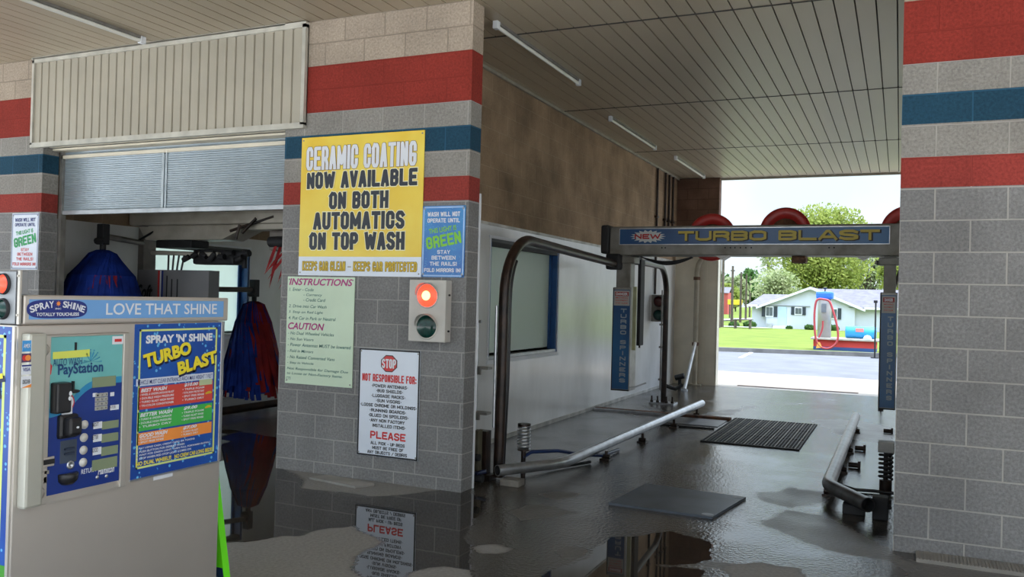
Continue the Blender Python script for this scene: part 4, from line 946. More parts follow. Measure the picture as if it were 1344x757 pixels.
mb.tube([(-.2, .3, .05), (-.12, .28, .12), (0, .29, .10)], .014, 8); mb.build('hose', pm('blue_black_hose', (.012, .018, .05), .35), t)
mb = MB(); mb.cyl((-.16, .36, .22), (-.02, .36, .22), .03, 12); mb.cyl((-.09, .35, .05), (.02, .35, .05), .035, 12); mb.cyl((-.2, .36, .27), (-.13, .36, .27), .022, 10); mb.build('valve_body', blkm, t)
t = thing('coil_spring', (.17, .86, 0), 'shiny coil spring beside the near bent pipe', 'spring')
mb = MB(); n = 84; mb.tube([(.165+.052*math.cos(2*PI*k/12), .86+.052*math.sin(2*PI*k/12), .24+.20*k/n) for k in range(n+1)], .009, 6); mb.build('coil', galv, t)
mb = MB(); mb.cyl((.165, .86, 0), (.165, .86, .235), .022, 10); mb.cyl((.165, .86, .225), (.165, .86, .237), .055, 16); mb.cyl((.165, .86, .43), (.165, .86, .46), .058, 16); mb.build('post', rust, t)
t = thing('floor_hose', (.5, 1.3, 0), 'dark blue hose looping over the floor behind the left rail', 'hose')
P = [(.13, .74, .13), (.20, .95, .2), (.32, 1.3, .17), (.44, 1.65, .09), (.52, 2.0, .035), (.53, 2.5, .02)]
mb = MB(); mb.tube([Vector(P[0]).lerp(Vector(P[1]), .5)]+P[1:], .017, 8); tag(t); mb.build('hose_line', pm('blue_hose', (.012, .03, .12), .3), t)
mb = MB(); mb.tube([(.12, .80, .05), (.3, 1.2, .02), (.5, 1.7, .018)], .014, 8); mb.build('hose_line', blk, t)

t = thing('rear_pipe_support', (-.13, 6.95, 0), 'dark bent pipe bolted to the floor deep in the bay', 'pipe')
P = [(-.13, 6.92, .02), (-.12, 6.9, 1.2), (-.115, 6.88, 1.62)]+[(-.11, 6.43-(y_-6.43)*-1, z_) for y_, z_ in arc((0, 6.43, 1.66), .44, 0, PI/2, 10)][1:]+[(-.06, 5.6, 2.10), (.05, AY+.30, 2.095)]
mb = MB(); mb.tube(P, .044, 14); mb.build('pipe', rust, t)
mb = MB(); mb.box(-.32, .06, 6.78, 7.06, .0, .02); mb.build('base_plate', galv, t)
for x_ in (-.29, -.2, -.06, .03):
    mb = MB(); mb.cyl((x_, 6.83, .018), (x_, 6.83, .12), .013, 8); mb.cyl((x_, 6.83, .02), (x_, 6.83, .05), .024, 6); mb.build('anchor_bolt', rust, t)
mb = MB(); mb.cyl((-.19, 6.93, .2), (-.19, 6.93, 1.75), .012, 8); 
for z_ in (.35, .85, 1.2): mb.box(-.22, -.13, 6.91, 6.96, z_, z_+.03)
mb.build('clamp_line', steel_dk, t)
mb = MB(); mb.tube([(-.10, 6.95, .27), (.02, 7.05, .22), (.10, 7.15, .28)], .03, 8); mb.build('elbow', blkm, t)
t = thing('floor_valve', (-.42, 9.2, 0), 'small black valve on the floor behind the rear bent pipe', 'valve')
mb = MB(); mb.cyl((-.42, 9.2, 0), (-.42, 9.2, .22), .03, 10); mb.build('stem', blkm, t)
mb = MB(); mb.cyl((-.5, 9.2, .2), (-.34, 9.2, .25), .05, 10); mb.build('valve_handle', blk, t)
t = thing('downpipe', (-.36, 10.2, 0), 'cream downpipe standing against the rear pier', 'pipe')
P = [(-.37, 10.2, .02), (-.37, 10.2, 2.15), (-.345, 10.2, 2.3), (-.28, 10.2, 2.42), (-.2, 10.2, 2.46), (-.05, 10.2, 2.47)]
cpipe = pm('cream_pipe', (.42, .37, .28), .45, 0, .1)
mb = MB(); mb.tube(P, .05, 12); mb.build('pipe', cpipe, t)
for z_ in (.75, 2.0):
    mb = MB(); mb.cyl((-.37, 10.2, z_), (-.37, 10.2, z_+.06), .065, 14); mb.box(-.40, -.34, 10.24, 10.284, z_, z_+.05); mb.build('clamp', rust2, t)
mb = MB(); mb.box(-.48, -.24, 10.10, 10.28, 0, .02); mb.build('base_plate', cpipe, t)
t = thing('leaning_pipe', (-.28, 8.98, 0), 'white pipe leaning from the downpipe to the floor', 'pipe')
mb = MB(); mb.cyl((-.28, 8.98, .025), (-.35, 10.10, .80), .03, 10); mb.build('pipe', pm('white_pipe', (.62, .60, .54), .4, .1), t)
mb = MB(); mb.cyl((-.28, 8.98, .0), (-.28, 8.98, .03), .06, 12); mb.build('foot_plate', galv, t)

# ================================================================== GUIDE RAILS, GRATES
def rail(name, pts, r, lab, feet, mat, lat=None):
    t = thing(name, (pts[1][0], pts[1][1], 0), lab, 'guide rail')
    mb = MB(); mb.tube(pts, r, 20, caps=False); 
    # hollow mouth at the near end
    a, b_ = Vector(pts[0]), Vector(pts[1]); d_ = (b_-a).normalized()
    mb.tube([a, a+d_*.12], r*.86, 20, m=1, caps=False); 
    up = Vector((0, 0, 1)); w_ = d_.cross(up).normalized(); up = w_.cross(d_)
    V = []
    for k in range(20):
        q = up*math.cos(2*PI*k/20)+w_*math.sin(2*PI*k/20); V += [a+q*r, a+q*r*.86]
    mb.add(V, [(2*k, 2*k+1, (2*k+3) % 40, (2*k+2) % 40) for k in range(20)])
    V = [a+d_*.12+(up*math.cos(2*PI*k/20)+w_*math.sin(2*PI*k/20))*r*.86 for k in range(20)]; mb.add(V, [list(range(20))], 1)
    e = Vector(pts[-1]); f_ = (e-Vector(pts[-2])).normalized()
    mb.tube([e, e+f_*.01], r, 20, caps=True)
    mb.build('rail_pipe', [mat, blkm], t, fixn=False)
    for fx, fy, fz in feet:
        mb = MB(); mb.cyl((fx, fy, 0), (fx, fy, fz), .016, 8); mb.box(fx-.05, fx+.05, fy-.06, fy+.06, 0, .015); mb.cyl((fx-.04, fy, .03), (fx+.04, fy, .03), .02, 8); mb.build('foot', rust, t)
    return t
def smooth_path(P, n=6):
    """round a corner path of three points"""
    a, b_, c = [Vector(p) for p in P]; r = .14
    p = b_+(a-b_).normalized()*r; q = b_+(c-b_).normalized()*r; out = [a]
    for k in range(n+1): s_ = k/n; out.append(p*(1-s_)**2+b_*2*s_*(1-s_)+q*s_*s_)
    return out+[c]
rl = smooth_path([(.115, .43, .115), (.47, 1.03, .115), (.662, 5.95, .16)])
rail('guide_rail', rl, .047, 'long galvanised guide rail on the left side of the bay floor', [(.56, 2.0, .085), (.59, 3.2, .10), (.625, 4.5, .10), (.65, 5.7, .12)], galv)
rr_ = smooth_path([(2.985, .70, .125), (2.665, 1.30, .12), (2.665, 6.1, .12)])
rail('guide_rail', rr_, .055, 'dull pipe guide rail on the right side of the bay floor', [(2.66, 1.5, .07), (2.70, 2.6, .08), (2.70, 3.8, .08), (2.70, 5.4, .08)], pm('dull_rail', (.17, .17, .18), .3, .8, .25, 8))
for x_, y_, lab in ((.225, .43, 'small pale concrete block under the near end of the left rail'), ):
    mb = MB(); mb.box(x_-.07, x_+.10, y_-.03, y_+.10, 0, .055, 0, .006); tag(mb.build('concrete_block', pm('grubby_block', (.20, .185, .16), .9, 0, .2, 8, .3)), lab, 'block')
t = thing('rail_bracket', (2.96, .80, 0), 'dark clamp block carrying the near end of the right rail', 'bracket')
mb = MB(); mb.box(2.80, 2.96, .88, 1.0, 0, .07, 0, .006); mb.build('plate', blkm, t)
mb = MB(); mb.box(3.01, 3.12, .80, .92, 0, .17, 0, .01); mb.cyl((2.97, .86, .11), (3.14, .86, .11), .035, 10); mb.build('clamp', blkm, t)
# right-hand spring stop
t = thing('spring_stop', (3.09, 1.9, 0), 'black spring stop with square cap beside the right rail', 'spring')
mb = MB(); n = 72; mb.tube([(3.085+.05*math.cos(2*PI*k/12), 1.95+.05*math.sin(2*PI*k/12), .10+.22*k/n) for k in range(n+1)], .012, 6); mb.build('coil', blkm, t)
mb = MB(); mb.box(3.02, 3.15, 1.88, 2.02, .33, .42, 0, .006); mb.build('cap', steel_dk, t)
mb = MB(); mb.cyl((3.085, 1.95, 0), (3.085, 1.95, .33), .02, 10); mb.cyl((3.085, 1.95, .0), (3.085, 1.95, .09), .05, 14); mb.build('post', rust, t)
t = thing('floor_hose', (2.9, 1.8, 0), 'short black hose lying between the right rail and the wall', 'hose')
mb = MB(); mb.tube([(2.73, 1.83, .03), (2.85, 1.75, .018), (3.0, 1.78, .018), (3.15, 1.76, .02)], .014, 8); mb.build('hose_line', blk, t)
for k, (y_, x_) in enumerate(((2.9, 2.78), (4.0, 2.79), (5.6, 3.05))):
    t = thing('pipe_clamp', (x_, y_, 0), ['small rusty clamp lying beside the right rail, nearest', 'small rusty clamp beside the right rail, middle one', 'small rusty clamp by the right wall, farthest back'][k], 'clamp', 'clamps along the right rail')
    mb = MB(); mb.cyl((x_-.04, y_, .028), (x_+.05, y_, .028), .026, 10); mb.build('body', rust, t)
    mb = MB(); mb.box(x_+.045, x_+.07, y_-.025, y_+.025, 0, .07, 0, .004); mb.build('flange', rust, t)

# steel cover plate
t = thing('cover_plate', (1.6, .7, 0), 'flat grey steel cover plate lying on the wet floor', 'steel plate')
c4 = [at(799, 659, 'z', .02), at(935, 678, 'z', .02), at(979, 652, 'z', .02), at(848, 634, 'z', .02)]
mb = MB(); mb.add(c4+[Vector((p.x, p.y, .001)) for p in c4], [(0, 1, 2, 3), (7, 6, 5, 4), (0, 4, 5, 1), (1, 5, 6, 2), (2, 6, 7, 3), (3, 7, 4, 0)])
mb.build('plate', pm('slate_steel', (.105, .125, .16), .42, .3, .15, 3, col2=(.06, .07, .085)), t)
for k, i in enumerate((1, 2)):
    ce = sum(c4, Vector())/4; p_ = c4[i].lerp(ce, .13); mb = MB(); mb.ell(Fr((p_.x, p_.y, .02), (1, 0, 0), (0, 1, 0)), 0, 0, .045, .035, 0, .002, 0, 14); mb.build('lifting_hole', pm('worn_patch', (.34, .37, .41), .5), t)
# drain grate
t = thing('drain_grate', (1.65, 4.7, 0), 'black slotted drain grate across the middle of the bay floor', 'grate')
mb = MB(); mb.box(1.14, 2.21, 3.62, 5.82, .001, .006, 0); mb.build('pit', flat('pit_black', (.008, .008, .008), .8), t)
mb = MB()
for i in range(30): x_ = 1.15+i*.0359; mb.box(x_, x_+.010, 3.63, 5.81, .006, .016, 1 if i % 3 == 1 else 0)
for y_ in (3.62, 4.35, 5.08, 5.80): mb.box(1.14, 2.21, y_, y_+.02, .006, .014, 0)
mb.build('bars', [pm('grate_black', (.018, .017, .016), .55, .3), pm('grate_worn', (.22, .20, .17), .5, .4)], t)
# rusty channel and cover between wall and grate
t = thing('floor_channel', (.3, 5.3, 0), 'rusty steel channel running from the wall to the drain grate', 'channel')
mb = MB(); a, b_ = Vector((-.78, 5.62, .0)), Vector((1.18, 5.62, 0)); mb.box(-.78, 1.13, 5.55, 5.66, 0, .035, 0, .004); mb.build('channel', rust2, t)
mb = MB(); mb.box(-.78, .45, 5.50, 5.545, 0, .03); mb.build('edge_angle', galv, t)
mb = MB(); mb.box(.45, 1.10, 4.85, 5.48, 0, .01); mb.build('cover', pm('cover_slate', (.16, .17, .19), .4, .3, .1), t)
t = thing('floor_rod', (.7, 4.4, 0), 'thin black rod crossing the floor under the left rail', 'rod')
mb = MB(); mb.box(.42, 1.10, 4.60, 4.63, 0, .02); mb.build('bar', blkm, t)
mb = MB()
t = thing('trench_drain', (1.4, 10.62, 0), 'narrow slotted trench drain in the sunlit apron', 'drain')
mb = MB(); mb.box(.37, 2.5, 10.59, 10.68, .0005, .004); mb.build('slot', blkm, t)
mb = MB(); mb.box(.36, 2.51, 10.575, 10.59, .0, .008); mb.box(.36, 2.51, 10.68, 10.695, 0, .008); mb.build('rim', rust2, t)
t = thing('floor_rod_guide', (3.02, 4.3, 0), 'thin upright rod with small foot beside the right spinner cabinet', 'rod')
t.name = 'guide_rod'
mb = MB(); q0 = at(1149, 538, 'z', .0); mb.cyl((2.93, q0.y, .0), (2.95, q0.y, .52), .012, 8); mb.build('rod', rust, t)
mb = MB(); mb.cyl((2.93, q0.y, 0), (2.93, q0.y, .02), .04, 10); mb.build('foot', rust, t)
# metal strip at the foot of the right wall
mb = MB(); mb.box(3.29, 5.5, -.20, -.004, 0, .022, 0)
for i in range(110): x_ = 3.295+i*.02; mb.box(x_, x_+.008, -.19, -.012, .022, .026)
tag(mb.build('floor_grating', pm('mesh_strip', (.30, .28, .25), .5, .4, .1, 6)), 'ribbed grey metal grating lying along the foot of the right wall', 'grating')
# flush slab at the foot of the centre pier
mb = MB(); c4 = [(-1.25, -.06), (-.72, -.15), (-.80, -.31), (-1.33, -.22)]
mb.poly([(x, y) for x, y in c4], Fr((0, 0, .001), (1, 0, 0), (0, 1, 0)), 0, .018); tag(mb.build('floor_slab', pm('slab_concrete', (.27, .26, .24), .9, 0, .1, 5, .2)), 'small raised concrete slab at the foot of the centre pier', 'slab')

# ================================================================== LEFT BAY MACHINE
t = thing('wash_gantry', (-4.6, 1.95, 0), 'overhead automatic wash gantry inside the dark left bay', 'car wash machine')
gw = pm('gantry_white', (.52, .49, .42), .5, .1, .2, 3, col2=(.34, .31, .25)); gp = pm('gantry_grey', (.22, .20, .18), .5, .3, .2, 4)
mb = MB(); mb.box(-5.78, -2.0, 1.75, 2.2, 2.36, 2.52, 0, .04); mb.box(-5.50, -2.0, 1.82, 2.1, 2.30, 2.36); mb.build('top_beam', gw, t)
mb = MB(); mb.add([(x_, y_, z_) for (x_, z_) in ((-5.5, 2.18), (-4.25, 2.18), (-3.85, 2.345), (-5.62, 2.345)) for y_ in (1.78, 2.15)], [(0, 2, 4, 6), (1, 7, 5, 3), (0, 1, 3, 2), (2, 3, 5, 4), (4, 5, 7, 6), (6, 7, 1, 0)]); mb.build('drip_tray', gw, t)
mb = MB(); mb.box(-3.6, -2.0, 1.85, 2.1, 2.05, 2.29, 0, .03); mb.build('hose_tray', gp, t)
mb = MB(); mb.box(-5.35, -4.75, 1.8, 2.1, 2.08, 2.18, 0, .02); mb.box(-4.75, -4.1, 1.82, 2.05, 1.88, 2.06, 0, .03)
for k in range(7): x_ = -4.85+k*.14; mb.cyl((x_, 1.78, 1.93+.04*(k % 3)), (x_+.09, 1.78, 1.97+.05*(k % 2)), .035, 8)
mb.cyl((-3.95, 1.85, 1.84), (-3.95, 1.85, 2.06), .03, 8); mb.cyl((-4.2, 1.85, 1.98), (-3.88, 1.85, 2.02), .04, 10); mb.build('motor_cluster', blkm, t)
mb = MB(); mb.cyl((-5.4, 1.8, 2.02), (-4.3, 1.8, 2.0), .028, 8); mb.build('cross_rod', gw, t)
for k in range(4):
    mb = MB(); x_ = -5.1+k*.07; mb.cyl((x_, 1.78, 1.78), (x_+.02*(k-1), 1.8, 2.03), .012, 6); mb.build('feed_hose', blk, t)
for x_ in (-5.60, -2.2):
    mb = MB(); mb.box(x_-.05, x_+.05, 1.8, 2.0, .05, 2.36, 0, .01); mb.box(x_-.09, x_+.09, 1.55, 2.25, 0, .10, 0, .02); mb.build('upright', gp, t)
mb = MB(); mb.tube([(-5.6, 1.72, 2.15), (-5.35, 1.8, 2.30), (-5.0, 1.9, 2.32)], .015, 6); mb.build('wire', blk, t)
mb = MB()
for a_, b2 in (((-4.1, 1.76, 2.28), (-3.45, 1.76, 2.44)), ((-3.9, 1.74, 2.25), (-3.7, 1.74, 2.42)), ((-3.05, 1.74, 2.22), (-2.95, 1.74, 2.38)), ((-4.0, 1.75, 2.18), (-3.95, 1.75, 2.35)), ((-2.6, 1.72, 2.10), (-2.75, 1.72, 2.34))): mb.cyl(a_, b2, .018, 8)
mb.build('linkage', rust, t)
# cabinet panel
mb = MB(); mb.add([(x_, y_, z_) for x_, y_ in ((-5.43, 1.62), (-5.06, 1.60), (-4.26, 1.60), (-4.26, 1.77), (-5.43, 1.77)) for z_ in (.95, 1.80)], [(0, 2, 3, 1), (2, 4, 5, 3), (4, 6, 7, 5), (6, 8, 9, 7), (8, 0, 1, 9), (1, 3, 5, 7, 9), (8, 6, 4, 2, 0)])
pc = mb.build('machine_panel', pm('panel_grey', (.25, .25, .26), .4, .3, .05, 3), t)
gf = facade(-5.43, .95, 1.598)
mb = MB(); mb.rect(gf, .36, .385, 0, .84, 0, .003, 0); mb.rect(gf, .395, .41, 0, .84, 0, .003, 1); mb.rect(gf, .42, .445, 0, .84, 0, .003, 2); mb.rect(gf, .50, .515, .25, .78, 0, .004, 3); mb.rect(gf, .58, .595, .35, .74, 0, .004, 3); mb.rect(gf, .67, .685, .3, .74, 0, .004, 3)
mb.build('panel_stripes', [redv, white, navy, ink], pc)
mb = MB(); text(mb, gf, 'Soft', .05, .30, .50, .66, d=.03, fat=.03, shear=.3); mb.build('panel_lettering', ink, pc, fixn=False)
# brushes: hanging bundles of cloth strips
bblue = pm('brush_blue', (.010, .04, .30), .75, 0, .3, 5, col2=(.005, .015, .12), spec=.2); bred = pm('brush_red', (.32, .02, .02), .75, 0, .3, 5, col2=(.16, .01, .015), spec=.2)
def brush(x, y, z1, z0, rt, rm, rb_, lab, redf, armx, army, armz, seed, wrap=False):
    rnd = random.Random(seed)
    t = thing('wash_brush', (x, y, z0), lab, 'brush', None)
    mb = MB(); mb.cyl((x, y, z1-.02), (x, y, z1+.10), .035, 10); mb.box(x-.05, x+.05, y-.05, y+.05, z1+.06, z1+.30, 0, .01); mb.cyl((x-.07, y-.03, z1+.1), (x+.07, y-.03, z1+.12), .04, 8); mb.build('drive_head', blkm, t)
    mb = MB(); mb.tube([(x, y, z1+.16), (x+(armx-x)*.5, y+(army-y)*.5, z1+.15), (armx, army, armz)], .035, 8); mb.build('arm', gp, t)
    mb = MB(); mb.cyl((x, y, z0+.1), (x, y, z1), .05, 10); mb.lathe([(rt*.4, z1), (rm*.72, z1-.42*(z1-z0)), (rb_*.75, z0+.25)], (x, y, 0), 'z', 18); mb.build('core', bblue, t)
    mb = MB(); n = 260
    for i in range(n):
        a = 2*PI*i/n*7.0+rnd.random()*.4; lay = rnd.random()
        prof = [(rt*.35, z1), (rt, z1-.04), (rm*.8, z1-(z1-z0)*.22), (rm*(.9+.14*rnd.random()), z1-(z1-z0)*.42), (rb_*(.9+.2*rnd.random()), z0+(z1-z0)*.25*rnd.random()*.8)]
        wd = .035+.02*rnd.random(); sw = rnd.uniform(-.12, .12); red = (math.sin(a*1.0+redf) > .55 and rnd.random() < .75) or rnd.random() < .10
        if wrap: red = abs(((a+redf) % (2*PI))-PI) < .30
        V = []
        for k, (r_, z_) in enumerate(prof):
            aa = a+sw*k/4+(.25*k if not wrap else 0); c_, s_ = math.cos(aa), math.sin(aa); tx, ty = -s_, c_
            w_ = wd*(.5 if k == 0 else 1 if k < 4 else .6)
            if wrap: w_ *= 2
            V += [(x+c_*r_-tx*w_, y+s_*r_-ty*w_, z_), (x+c_*(r_+.006)+tx*w_, y+s_*(r_+.006)+ty*w_, z_)]
        mb.add(V, [(2*k, 2*k+1, 2*k+3, 2*k+2) for k in range(4)], 1 if red else 0)
        if wrap and red:
            mb.m[-4] = mb.m[-3] = 0
            if rnd.random() < .45: mb.m[-2] = 0
    mb.build('bristles', [bblue, bred], t, fixn=False)
brush(-5.22, .92, 2.0, .65, .10, .42, .40, 'blue wash brush hanging high above the pay station', -2.45, -5.60, 1.85, 2.14, 3, wrap=True)
brush(-5.02, 3.25, 1.43, .10, .13, .30, .42, 'blue and red wash brush hanging right of the bright window', 2.2, -5.5, 2.1, 1.50, 5)
t = thing('strip_curtain', (-3.2, 1.5, 1.4), 'red cloth strips hanging from the gantry beside the centre pier', 'brush')
mb = MB(); rnd = random.Random(2)
for i in range(26):
    x_ = -3.25+rnd.random()*.85; z_ = 2.12; dx = rnd.uniform(-.35, -.02); ln = rnd.uniform(.25, .62)
    if i < 12: x_ = -3.05+rnd.random()*.3
    mb.add([(x_, 1.5+.02*(i % 5), z_), (x_+.04, 1.5+.02*(i % 5), z_), (x_+dx*.6+.045, 1.5, z_-ln*.55), (x_+dx*.6-.005, 1.5, z_-ln*.55), (x_+dx, 1.49, z_-ln)], [(0, 1, 2, 3), (3, 2, 4)])
mb.build('strips', bred, t, fixn=False)
mb = MB(); mb.cyl((-3.3, 1.53, 2.13), (-2.1, 1.53, 2.13), .06, 12); mb.box(-2.3, -2.2, 1.5, 1.85, 2.1, 2.2); mb.build('roller', blkm, t)
# floor guide in left bay
t = thing('guide_rail', (-4.3, 2, 0), 'dark guide rail on the floor of the left bay', 'guide rail')
mb = MB(); mb.tube([(-4.55, .5, .12), (-4.2, 1.2, .12), (-4.2, 6.5, .12)], .05, 12); mb.build('rail_pipe', rust, t)
for y_ in (1.6, 3.6, 5.8):
    mb = MB(); mb.box(-4.25, -4.15, y_-.04, y_+.04, 0, .08); mb.build('foot', rust, t)
# back door of the left bay, unseen, raised to let in light
t = struct(thing('door_2', (-3.5, 10.2, 3.2), 'raised grey door at the rear of the left bay', 'door'))
mb = MB(); mb.box(-5.85, -1.05, 10.15, 10.25, 3.2, H)
for k in range(2): mb.box(-5.85, -1.05, 10.14, 10.15, 3.3+.3*k, 3.32+.3*k)
mb.build('door_panel', frpd, t)

# ================================================================== OUTSIDE
# vacuum island
def atk(px, py): return at(px, py, 'y', 24)
t = thing('vacuum_island', (1.5, 24.4, 0), 'low red and blue painted concrete island at the edge of the lawn', 'island')
mb = MB(); mb.box(.56, 2.50, 24.0, 25.0, .0, .22, 0); mb.build('blue_band', flat('island_blue', (.03, .07, .22), .7), t)
mb = MB(); mb.box(.56, 2.50, 24.0, 25.0, .22, .45, 0); mb.build('red_band', flat('island_red', (.50, .04, .04), .7), t)
mb = MB(); mb.box(.48, 2.60, 23.9, 25.1, .45, .51, 0, .01); mb.build('slab_top', pm('island_top', (.42, .40, .36), .8), t)
t = thing('vacuum_station', (.86, 24.4, .512), 'silver vacuum station with bright blue cap on the island', 'vacuum')
vx = .86
mb = MB(); mb.lathe([(.0, .512), (.22, .512), (.22, 1.75), (.20, 1.80), (0, 1.81)], (vx, 24.45, 0), 'z', 24); mb.build('canister', pm('vac_silver', (.36, .35, .34), .35, .3, .05), t)
mb = MB(); mb.box(vx-.09, vx+.07, 24.2, 24.26, 1.35, 1.65, 0, .01); mb.build('coin_box', pm('coin_box_grey', (.16, .18, .2), .4), t)
mb = MB(); mb.box(vx-.27, vx+.27, 24.2, 24.75, 1.80, 2.05, 0, .07); mb.build('cap', flat('cap_blue', (.03, .16, .72), .4), t)
mb = MB(); mb.lathe([(0, 2.12), (.05, 2.14), (.07, 2.19), (0, 2.2)], (vx, 24.45, 0), 'z', 12); mb.cyl((vx, 24.45, 2.04), (vx, 24.45, 2.13), .02, 8); mb.build('knob', blk, t)
mb = MB(); P = []
for px, py in ((1083, 393), (1073, 393), (1069.5, 405), (1069, 425), (1071, 445), (1077, 455), (1088, 457), (1097, 451), (1100, 440), (1098, 425), (1094, 410), (1089, 396), (1083, 393)): P.append(at(px, py, 'y', 23.75))
def cr(P, n=5):
    out = []; 
    for i in range(len(P)-1):
        p0, p1, p2, p3 = P[max(i-1, 0)], P[i], P[i+1], P[min(i+2, len(P)-1)]
        for k in range(n):
            s_ = k/n; out.append(.5*((2*p1)+(p2-p0)*s_+(2*p0-5*p1+4*p2-p3)*s_*s_+(3*p1-p0-3*p2+p3)*s_**3))
    return out+[P[-1]]
mb.tube(cr(P), .035, 8); mb.build('vacuum_hose', flat('hose_red', (.38, .05, .06), .5), t)
mb = MB(); P = [at(px, py, 'y', 24.05) for px, py in ((1080, 421), (1079.5, 430), (1077, 438), (1073, 446))]; mb.tube(cr(P), .03, 8); mb.build('hose_tail', flat('hose_red', (.38, .05, .06), .5), t)
mb = MB(); P = [at(px, py, 'y', 23.75) for px, py in ((1071, 457), (1073, 449), (1076, 449), (1079, 456))]; mb.poly([(p.x, p.z) for p in P], Fr((0, 23.78, 0), (1, 0, 0), (0, 0, 1)), 0, .06); mb.build('hose_nozzle', flat('nozzle_orange', (.75, .35, .08), .5), t)
t = thing('blue_drum', (2.0, 24.45, .51), 'blue plastic drum lying on its side on the island', 'drum')
mb = MB(); mb.lathe([(0, 0), (.18, 0), (.20, .03), (.20, .45), (.207, .47), (.20, .49), (.20, .92), (.18, .95), (0, .95)], (1.53, 24.45, .715), 'x', 28); mb.v = [v+Vector((0, 0, .005)) for v in mb.v]; mb.build('drum', flat('drum_blue', (.03, .30, .62), .4), t)
mb = MB(); mb.box(1.85, 2.10, 24.24, 24.30, .74, .86); mb.build('label_patch', flat('drum_label', (.72, .22, .20), .5), t)
t = thing('white_bag', (2.3, 24.1, .51), 'small pale bundle beside the blue drum', 'bag')
mb = MB(); mb.lathe([(0, .14), (.08, .12), (.13, .05), (.14, 0), (0, 0)], (2.22, 24.1, .512), 'z', 14); mb.build('bundle', flat('pale_cyan', (.5, .68, .75), .6), t)
t = thing('rope_post', (2.5, 22.2, 0), 'slim black post standing on the asphalt by the right spinner cabinet', 'post')
p_ = at(1148, 470, 'z', 0)
t.location = (p_.x, p_.y, 0); t['_o'] = (p_.x, p_.y, 0)
mb = MB(); mb.cyl((p_.x, p_.y, 0), (p_.x, p_.y, 1.75), .025, 8); mb.build('rod', blk, t)
mb = MB(); mb.cyl((p_.x, p_.y, 0), (p_.x, p_.y, .03), .12, 14); mb.build('foot', blk, t)
mb = MB(); mb.box(p_.x-.06, p_.x+.05, p_.y-.04, p_.y+.04, 1.70, 1.78); mb.build('cap', blk, t)

# house
HY = 77.0
def h2(px, py, y=HY): q = at(px, py, 'y', y); return q.x, q.z
hx0, hb = h2(986, 431); hx1 = h2(1122, 430)[0]; hx2 = h2(1190, 430)[0]; he = h2(1010, 400)[1]; hb = h2(1064, 431)[1]-.1
gx0 = h2(1006, 400)[0]; gx1 = h2(1122, 401)[0]; gp_ = h2(1064, 378)[1]; gxm = h2(1064, 377)[0]
hr = h2(1100, 378)[1]; hrl = h2(1000, 385)[1]
t = thing('house', ((hx0+hx2)/2, HY+4, gz(HY)), 'white single-storey house with grey roof across the lawn', 'house')
hw = pm('house_siding', (.53, .57, .64), .7, 0, .03, 1); rf = pm('grey_shingles', (.16, .15, .17), .9, 0, .12, 2)
mb = MB(); mb.box(hx0, hx2, HY+.3, HY+9, hb, he)
mb.box(gx0, gx1, HY, HY+.4, hb, he); mb.add([(gx0, HY, he), (gx1, HY, he), (gxm, HY, gp_)]+[(gx0, HY+.4, he), (gx1, HY+.4, he), (gxm, HY+.4, gp_)], [(0, 1, 2), (3, 5, 4)])
mb.build('walls', hw, t)
mb = MB(); e = .45
mb.add([(gxm-.5, HY-.1, hr-.1), (hx2, HY-.1+4.5, hr), (hx2, HY-.1, he-.05), (gx1-.5, HY-.1, he-.05), (gxm-.5, HY+4.5, hr), (hx2, HY+9.4, he), (gx1, HY+9.4, he)], [(3, 2, 1, 4), (4, 1, 5, 6)])
mb.add([(hx0-e, HY-.1, he-.05), (gxm, HY-.1, he-.05), (gxm, HY+4.5, hrl), (hx0-e+.9, HY+4.5, hrl), (hx0-e, HY+9.4, he), (gxm, HY+9.4, he)], [(0, 1, 2, 3), (3, 2, 5, 4)])
# front gable roof
mb.add([(gx0-.9, HY-.35, he-.18), (gxm, HY-.35, gp_+.12), (gxm, HY+4.5, gp_+.12), (gx0-.9, HY+4.5, he-.18), (gx1+.9, HY-.35, he-.18), (gx1+.9, HY+4.5, he-.18)], [(0, 1, 2, 3), (1, 4, 5, 2)])
mb.build('roof', rf, t, fixn=False)
mb = MB()
for a_, b2 in (((gx0-.9, he-.18), (gxm, gp_+.12)), ((gxm, gp_+.12), (gx1+.9, he-.18))): 
    mb.add([(a_[0], HY-.37, a_[1]), (b2[0], HY-.37, b2[1]), (b2[0], HY-.37, b2[1]-.22), (a_[0], HY-.37, a_[1]-.22)], [(0, 1, 2, 3)])
mb.box(gx1+.8, hx2, HY-.15, HY-.1, he-.2, he); mb.box(hx0-e, gx0-.8, HY-.15, HY-.1, he-.2, he); mb.build('fascia_board', white, t, fixn=False)
wg = pm('house_glass', (.10, .12, .13), .15); shut = flat('shutter_dark', (.02, .03, .04), .6)
def hwin(px0, px1, py0, py1, sh=2):
    x0, z1 = h2(px0, py0); x1, z0 = h2(px1, py1); w_ = (x1-x0)
    mb = MB(); mb.box(x0+w_*.25, x1-w_*.25, HY-.06, HY, z0, z1); o = mb.build('house_window', white, t)
    mb = MB(); mb.box(x0+w_*.29, x0+w_*.49, HY-.08, HY-.06, z0+.1, z1-.1); mb.box(x0+w_*.51, x1-w_*.29, HY-.08, HY-.06, z0+.1, z1-.1); mb.build('window_pane', wg, o)
    for a in (x0, x1-w_*.22):
        mb = MB(); mb.box(a, a+w_*.22, HY-.07, HY, z0, z1); mb.build('shutter', shut, o)
hwin(1000, 1020, 401.5, 416); hwin(1038.5, 1057.5, 402.5, 413.5); hwin(1084, 1104, 404, 419)
x0, z1 = h2(1021.5, 402); x1, z0 = h2(1032, 428); mb = MB(); mb.box(x0, x1, HY-.06, HY, z0, z1); mb.build('front_door', flat('door_blue_grey', (.42, .55, .62), .6), t)
